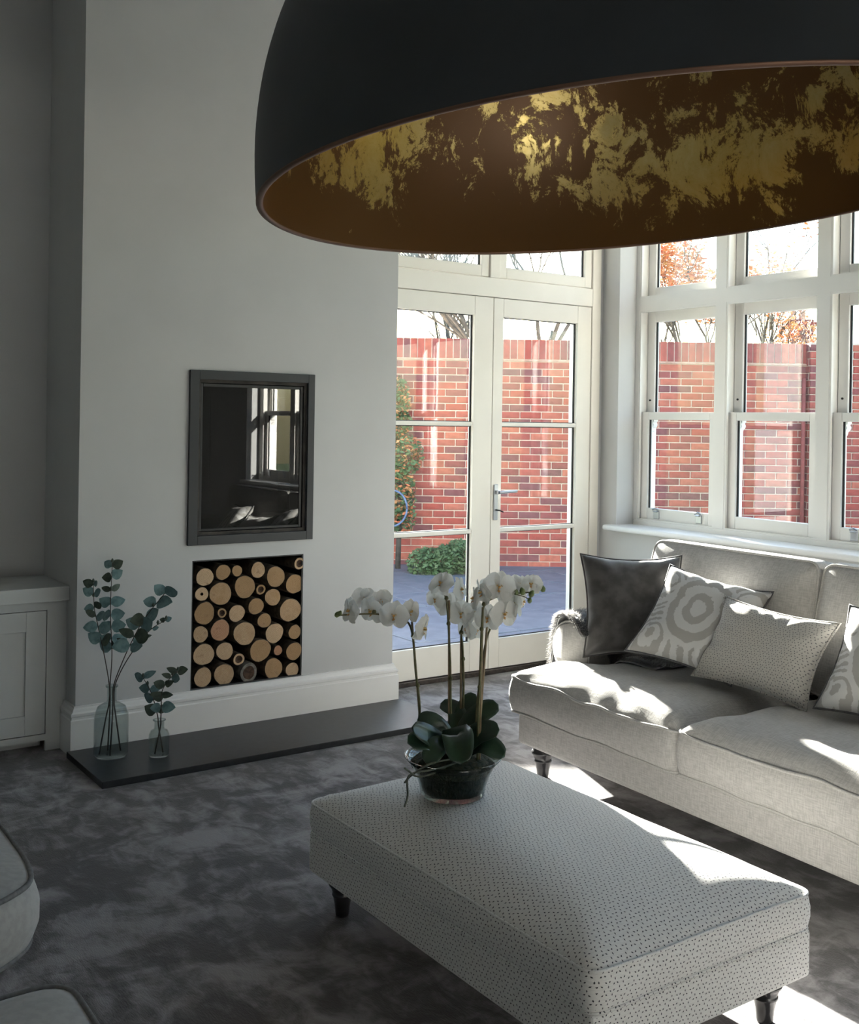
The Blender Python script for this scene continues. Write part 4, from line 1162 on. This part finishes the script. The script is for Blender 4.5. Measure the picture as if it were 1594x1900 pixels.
# ================================================================= GARDEN
DW = 11.45     # garden wall distance from the viewing spot, square to its own line
def gp(s, q, z=0.): return fwd * (DW + q) + rgt * s + Vector((0, 0, z))   # s along the wall, q behind its face
RW = Matrix((rgt, fwd, Vector((0, 0, 1)))).transposed().to_4x4()
gw = bpy.data.objects.new('wall_garden', None); COL.objects.link(gw); gw.location = fwd * DW; gw.rotation_euler = RW.to_euler()
tag(gw, 'tall red brick garden wall with a soldier course on top', None, None, 'structure')
S0, S1 = -4.0, 12.0
ZB, BH, BL, J = -.09, .065, .215, .010
TOPZ = ZB + 29 * .075 + .010
wcore = box('mortar_core', S0, S1, .010, .215, ZB, TOPZ, 'mortar', gw)
bmesh_cache = {}
def brick_me(l, h, k):
    key = (round(l, 3), round(h, 3), k)
    if key not in bmesh_cache:
        me = box_me('brick', -l / 2, l / 2, 0, .05, -h / 2, h / 2, .004, 1); me.materials.append(M['brick%d' % k]); bmesh_cache[key] = me
    return bmesh_cache[key]
bk = random.Random(21)
cand = []
z = ZB + BH / 2 + J; row = 0
while z + BH / 2 < TOPZ - .004:
    s = S0 + (row % 2) * (BL + J) / 2
    while s < S1:
        cand.append((s, z, BL, BH, bk.randrange(6))); s += BL + J
    z += BH + J; row += 1
z = TOPZ + .0175 + .1075
s = S0
while s < S1:
    cand.append((s, z, BH, .205, bk.randrange(6))); s += BH + J
def seen(s, z):
    # through which openings of the house can this brick be seen from inside the room
    p = gp(s, 0, z)
    x, y, zz = p
    if y > 5:      # crossing the door plane
        f_ = YD / y; X = x * f_; Z = CAM_H + (z - CAM_H) * f_
        if (3.21 < X < 3.72 or 3.97 < X < 4.51) and .2 < Z < 2.08: return 1
    f_ = 4.95 / x; Y = y * f_; Z = CAM_H + (z - CAM_H) * f_
    if .93 < Z < 2.1:
        for i in range(3):
            y1 = W0 - i * PITCH
            if y1 - OW + .03 < Y < y1 - .05 and Y > 3.25: return 1
    return 0
vis = [c for c in cand if seen(c[0], c[1])]
vis.sort(key=lambda c: abs(c[0] - 2.0) * .15 + abs(c[1] - 1.0))
VISN = vis[:298]; vset = set(id(c) for c in VISN)
for c in VISN:
    o = bpy.data.objects.new('brick', brick_me(c[2], c[3], c[4])); COL.objects.link(o); o.parent = gw
    o.location = (c[0], bk.uniform(-.003, .003), c[1])
bv = [[] for _ in range(6)]
vs = []; fs = []; mi = []
for c in cand:
    if id(c) in vset: continue
    a, b, l, h_, k = c; y0 = bk.uniform(-.003, .003)
    i0 = len(vs)
    vs += [(a - l / 2, y0, b - h_ / 2), (a + l / 2, y0, b - h_ / 2), (a + l / 2, y0, b + h_ / 2), (a - l / 2, y0, b + h_ / 2), (a - l / 2, .05, b - h_ / 2), (a + l / 2, .05, b - h_ / 2), (a + l / 2, .05, b + h_ / 2), (a - l / 2, .05, b + h_ / 2)]
    fs += [(i0, i0 + 1, i0 + 2, i0 + 3), (i0 + 4, i0, i0 + 3, i0 + 7), (i0 + 1, i0 + 5, i0 + 6, i0 + 2), (i0 + 3, i0 + 2, i0 + 6, i0 + 7), (i0 + 4, i0 + 5, i0 + 1, i0)]
    mi += [k] * 5
me = mesh_py('brickwork', vs, fs, uv=False)
for k in range(6): me.materials.append(M['brick%d' % k])
me.polygons.foreach_set('material_index', mi)
ob = link('brickwork', me, None, gw); ob['kind'] = 'stuff'
box('creasing_tile', S0, S1, -.018, .23, TOPZ, TOPZ + .016, 'tilecrease', gw)
box('coping_core', S0, S1, .01, .215, TOPZ + .016, TOPZ + .225, 'mortar', gw)
# pier where the wall steps up
ps = (1480 - 797) / FPX * DW
pr_ = thing('wall_pier', 'taller red brick pier projecting from the garden wall', None, gp(ps + .3, -.12, ZB)); pr_['kind'] = 'structure'; pr_.rotation_euler = RW.to_euler()
box('pier_core', -.21, .52, .012, .30, 0, 2.42, 'mortar', pr_)
zz = BH / 2 + J; row = 0
while zz + BH / 2 < 2.43:
    s = -.215 + BL / 2 - (row % 2) * BL / 2 * 0
    off = 0 if row % 2 == 0 else -(BL + J) / 2
    for q in range(4):
        a = -.215 + BL / 2 + q * (BL + J) + off
        l = BL
        if a - l / 2 < -.215: l = BL / 2 - .005; a = -.215 + l / 2
        if a + l / 2 > .53: continue
        o = bpy.data.objects.new('brick', brick_me(l, BH, bk.randrange(6))); COL.objects.link(o); o.parent = pr_; o.location = (a, 0, zz)
    # header on the side face
    me = brick_me(.10 if row % 2 else .215, BH, bk.choice((2, 4, 0)))  # darkest brick tones only: the shade of this side is put into the colour
    o = bpy.data.objects.new('brick', me); COL.objects.link(o); o.parent = pr_; o.rotation_euler = (0, 0, -PI / 2); o.location = (-.2215, .125, zz)
    zz += BH + J; row += 1
tube('downpipe', [Vector((-.26, .06, 0)), Vector((-.26, .06, 2.05))], .022, 'brick2', pr_, 10)

# patio slabs between house and wall
pt = bpy.data.objects.new('floor_patio', None); COL.objects.link(pt); pt.location = (6, 7, -.06)
tag(pt, 'blue-grey stone patio outside the french doors', None, None, 'structure')
box('bedding', -3.4, 9.6, -9.5, 6.0, -.30, -.022, 'grout', pt)
sm = [box_me('slab', -.445, .445, -.295, .295, -.04, 0, .004, 1) for _ in range(1)][0]; sm.materials.append(M['paving'])
pk = random.Random(4)
for i in range(-3, 5):
    for j in range(-4, 9):
        x = 6 + i * .9 + (.45 if j % 2 else 0); y = 7 + j * .6
        if (x < 5.55 and y < 5.4) or x < 2.6: continue
        if (x * fwd.x + y * fwd.y) > DW + .45: continue
        o = bpy.data.objects.new('slab', sm); COL.objects.link(o); o.parent = pt; o.location = (x - 6, y - 7, pk.uniform(-.003, .003)); o.rotation_euler = (pk.uniform(-.003, .003), pk.uniform(-.003, .003), 0)
g = box('floor_garden', -30, 60, -30, 60, -.60, -.36, 'lawn'); g['kind'] = 'structure'

# foliage clusters
def leaves_me(name, blobs, n, size, seed, mats):
    rn = random.Random(seed); vs = []; fs = []; mi = []
    tot = sum(b[3] ** 2 for b in blobs)
    for (x, y, z, r) in blobs:
        for _ in range(int(n * r * r / tot)):
            d = Vector((rn.gauss(0, 1), rn.gauss(0, 1), rn.gauss(0, 1))).normalized() * r * rn.uniform(.45, 1) ** .5
            p = Vector((x, y, z)) + d
            a = Vector((rn.gauss(0, 1), rn.gauss(0, 1), rn.gauss(0, 1))).normalized(); b = a.orthogonal().normalized()
            s = size * rn.uniform(.6, 1.3); i0 = len(vs)
            vs += [p - a * s, p + b * s * .5, p + a * s, p - b * s * .5]; fs.append((i0, i0 + 1, i0 + 2, i0 + 3)); mi.append(rn.randrange(len(mats)))
    me = mesh_py(name, vs, fs, uv=False)
    for m_ in mats: me.materials.append(M[m_])
    me.polygons.foreach_set('material_index', mi)
    return me
def tree(name, label, pos, h, seed, spread=.5, levels=5, r0=.09, leafy=None, first=.45):
    t = thing(name, label, 'tree', pos)
    rn = random.Random(seed); tips = []
    vs = []; fs = []
    def seg(a, b, ra, rb):
        me = tube_me('t', [a, a.lerp(b, .5) + Vector((rn.uniform(-1, 1), rn.uniform(-1, 1), 0)) * (b - a).length * .06, b], [ra, (ra + rb) / 2, rb], 5 if ra < .02 else 7)
        i0 = len(vs); vs.extend([v.co.copy() for v in me.vertices]); fs.extend([tuple(i0 + i for i in p.vertices) for p in me.polygons]); bpy.data.meshes.remove(me)
    def grow(a, d, ln_, r, lv):
        b = a + d * ln_; seg(a, b, r, r * .72)
        if lv == 0: tips.append(b); return
        for _ in range(3 if lv < levels else 4):
            nd = (d + Vector((rn.uniform(-1, 1), rn.uniform(-1, 1), rn.uniform(-.25, .6))) * spread * 1.4).normalized()
            grow(a.lerp(b, rn.uniform(.55, 1)), nd, ln_ * rn.uniform(.58, .8), r * .58, lv - 1)
    grow(Vector((0, 0, 0)), Vector((.03, .02, 1)).normalized(), h * first, r0, levels)
    link('branches', mesh_py('branches', vs, fs, uv=False), 'treebark', t, smooth=True)
    if leafy:
        sel = [p for p in tips if rn.random() < leafy[1]]
        me = leaves_me('foliage', [(p.x, p.y, p.z, .22) for p in sel], leafy[0], .045, seed, ('autumn', 'autumn2', 'autumn'))
        o = link('foliage', me, None, t); o['kind'] = 'stuff'
    return t
def tp(px, depth): return fwd * depth + rgt * ((px - 797) / FPX * depth)
tree('bare_tree', 'leafless tree with forked dark branches behind the garden wall', tp(990, 13.6) + Vector((0, 0, -.36)), 5.6, 8, .42, 6, .085, first=.36)
tree('bare_tree', 'thin leafless tree behind the wall beside the chimney breast edge', tp(850, 22.0) + Vector((0, 0, -.36)), 5.0, 18, .5, 5, .07, first=.5)
tree('autumn_tree', 'tree with orange autumn leaves behind the garden wall', tp(1275, 17.5) + Vector((0, 0, -.36)), 4.3, 31, .5, 5, .06, (15000, .6), .52)
tree('autumn_tree', 'sparse tree with a few red leaves near the far chimney stack', tp(1405, 21.0) + Vector((0, 0, -.36)), 4.3, 44, .5, 5, .07, (3000, .35), .5)
# climber and shrub by the wall
cl_ = thing('climbing_shrub', 'tall climbing shrub with orange and green leaves against the garden wall', 'shrub', gp(-.30, -.31, -.06))
bl = [(rgt.x * q, rgt.y * q,   .50 + .165 * k, .18 + .05 * math.sin(k * 2)) for k, q in enumerate((0, -.05, .04, -.08, .02, -.1, -.03, -.12, -.08))]
link('foliage', leaves_me('foliage', bl, 5200, .028, 3, ('shrub', 'autumn2', 'shrub')), None, cl_)['kind'] = 'stuff'
tube('stem', [Vector((0, 0, -.02)), Vector((.02, .0, .9)), Vector((-.05, 0, 1.7))], [.03, .022, .012], 'treebark', cl_, 7)
sb = thing('low_shrub', 'low green shrub spreading at the foot of the garden wall', 'shrub', gp(.20, -.62, -.06))
bl = [(rgt.x * q, rgt.y * q, .13 + .05 * math.sin(q * 9), .17) for q in (-.24, -.12, 0, .12, .24)]
link('foliage', leaves_me('foliage', bl, 5200, .024, 9, ('shrub',)), None, sb)['kind'] = 'stuff'
tube('stem', [Vector((0, 0, -.02)), Vector((.02, 0, .15))], .012, 'treebark', sb, 6)
# coiled hose hanging on the wall
hs = thing('garden_hose', 'coiled blue garden hose hanging beside the climbing shrub', 'hose', gp(-.34, -1.15, .62))
pts = [Vector((rgt.x * .14 * math.cos(a) , rgt.y * .14 * math.cos(a), .17 * math.sin(a))) + fwd * (.012 * a / (2 * PI)) for a in [2 * PI * 4 * i / 96 for i in range(97)]]
tube('coil', pts, .010, 'hose', hs, 6)
tube('hanger', [Vector((0, 0, .17)), fwd * .1 + Vector((0, 0, .19))] , .012, 'black', hs, 6)
tube('post', [fwd * .1 + Vector((0, 0, -.68)), fwd * .1 + Vector((0, 0, .24))], .018, 'black', hs, 8)
# neighbouring chimney stack beyond the wall
cp = tp(1476, 26.0)
cs = thing('neighbour_roof', 'distant house roof with a dark brick chimney stack', 'building', cp + Vector((0, 0, -.36))); cs.rotation_euler = RW.to_euler()
box('chimney_stack', -.30, .30, -.30, .30, 2.3, 4.35, 'brick4', cs, .01)
box('chimney_cap', -.35, .35, -.35, .35, 4.18, 4.29, 'brick2', cs, .01)
for x in (-.11, .11): lathe('chimney_pot', [(.095, 4.35), (.08, 4.40), (.075, 4.58), (.09, 4.62), (.07, 4.62)], 'tilecrease', cs, 16, (x, 0, 0))
me = mesh_py('roof', [(-1.1, -1.4, 2.55), (3.6, -1.4, 2.55), (3.6, 1.4, 2.55), (-1.1, 1.4, 2.55), (-.35, 0, 3.15), (3.6, 0, 3.25)], [(0, 1, 5, 4), (1, 2, 5), (2, 3, 4, 5), (3, 0, 4), (3, 2, 1, 0)])
link('roof', me, 'rooftile', cs)
box('house_wall', -1.0, 3.5, -1.2, 1.2, 0, 2.56, 'brick2', cs)
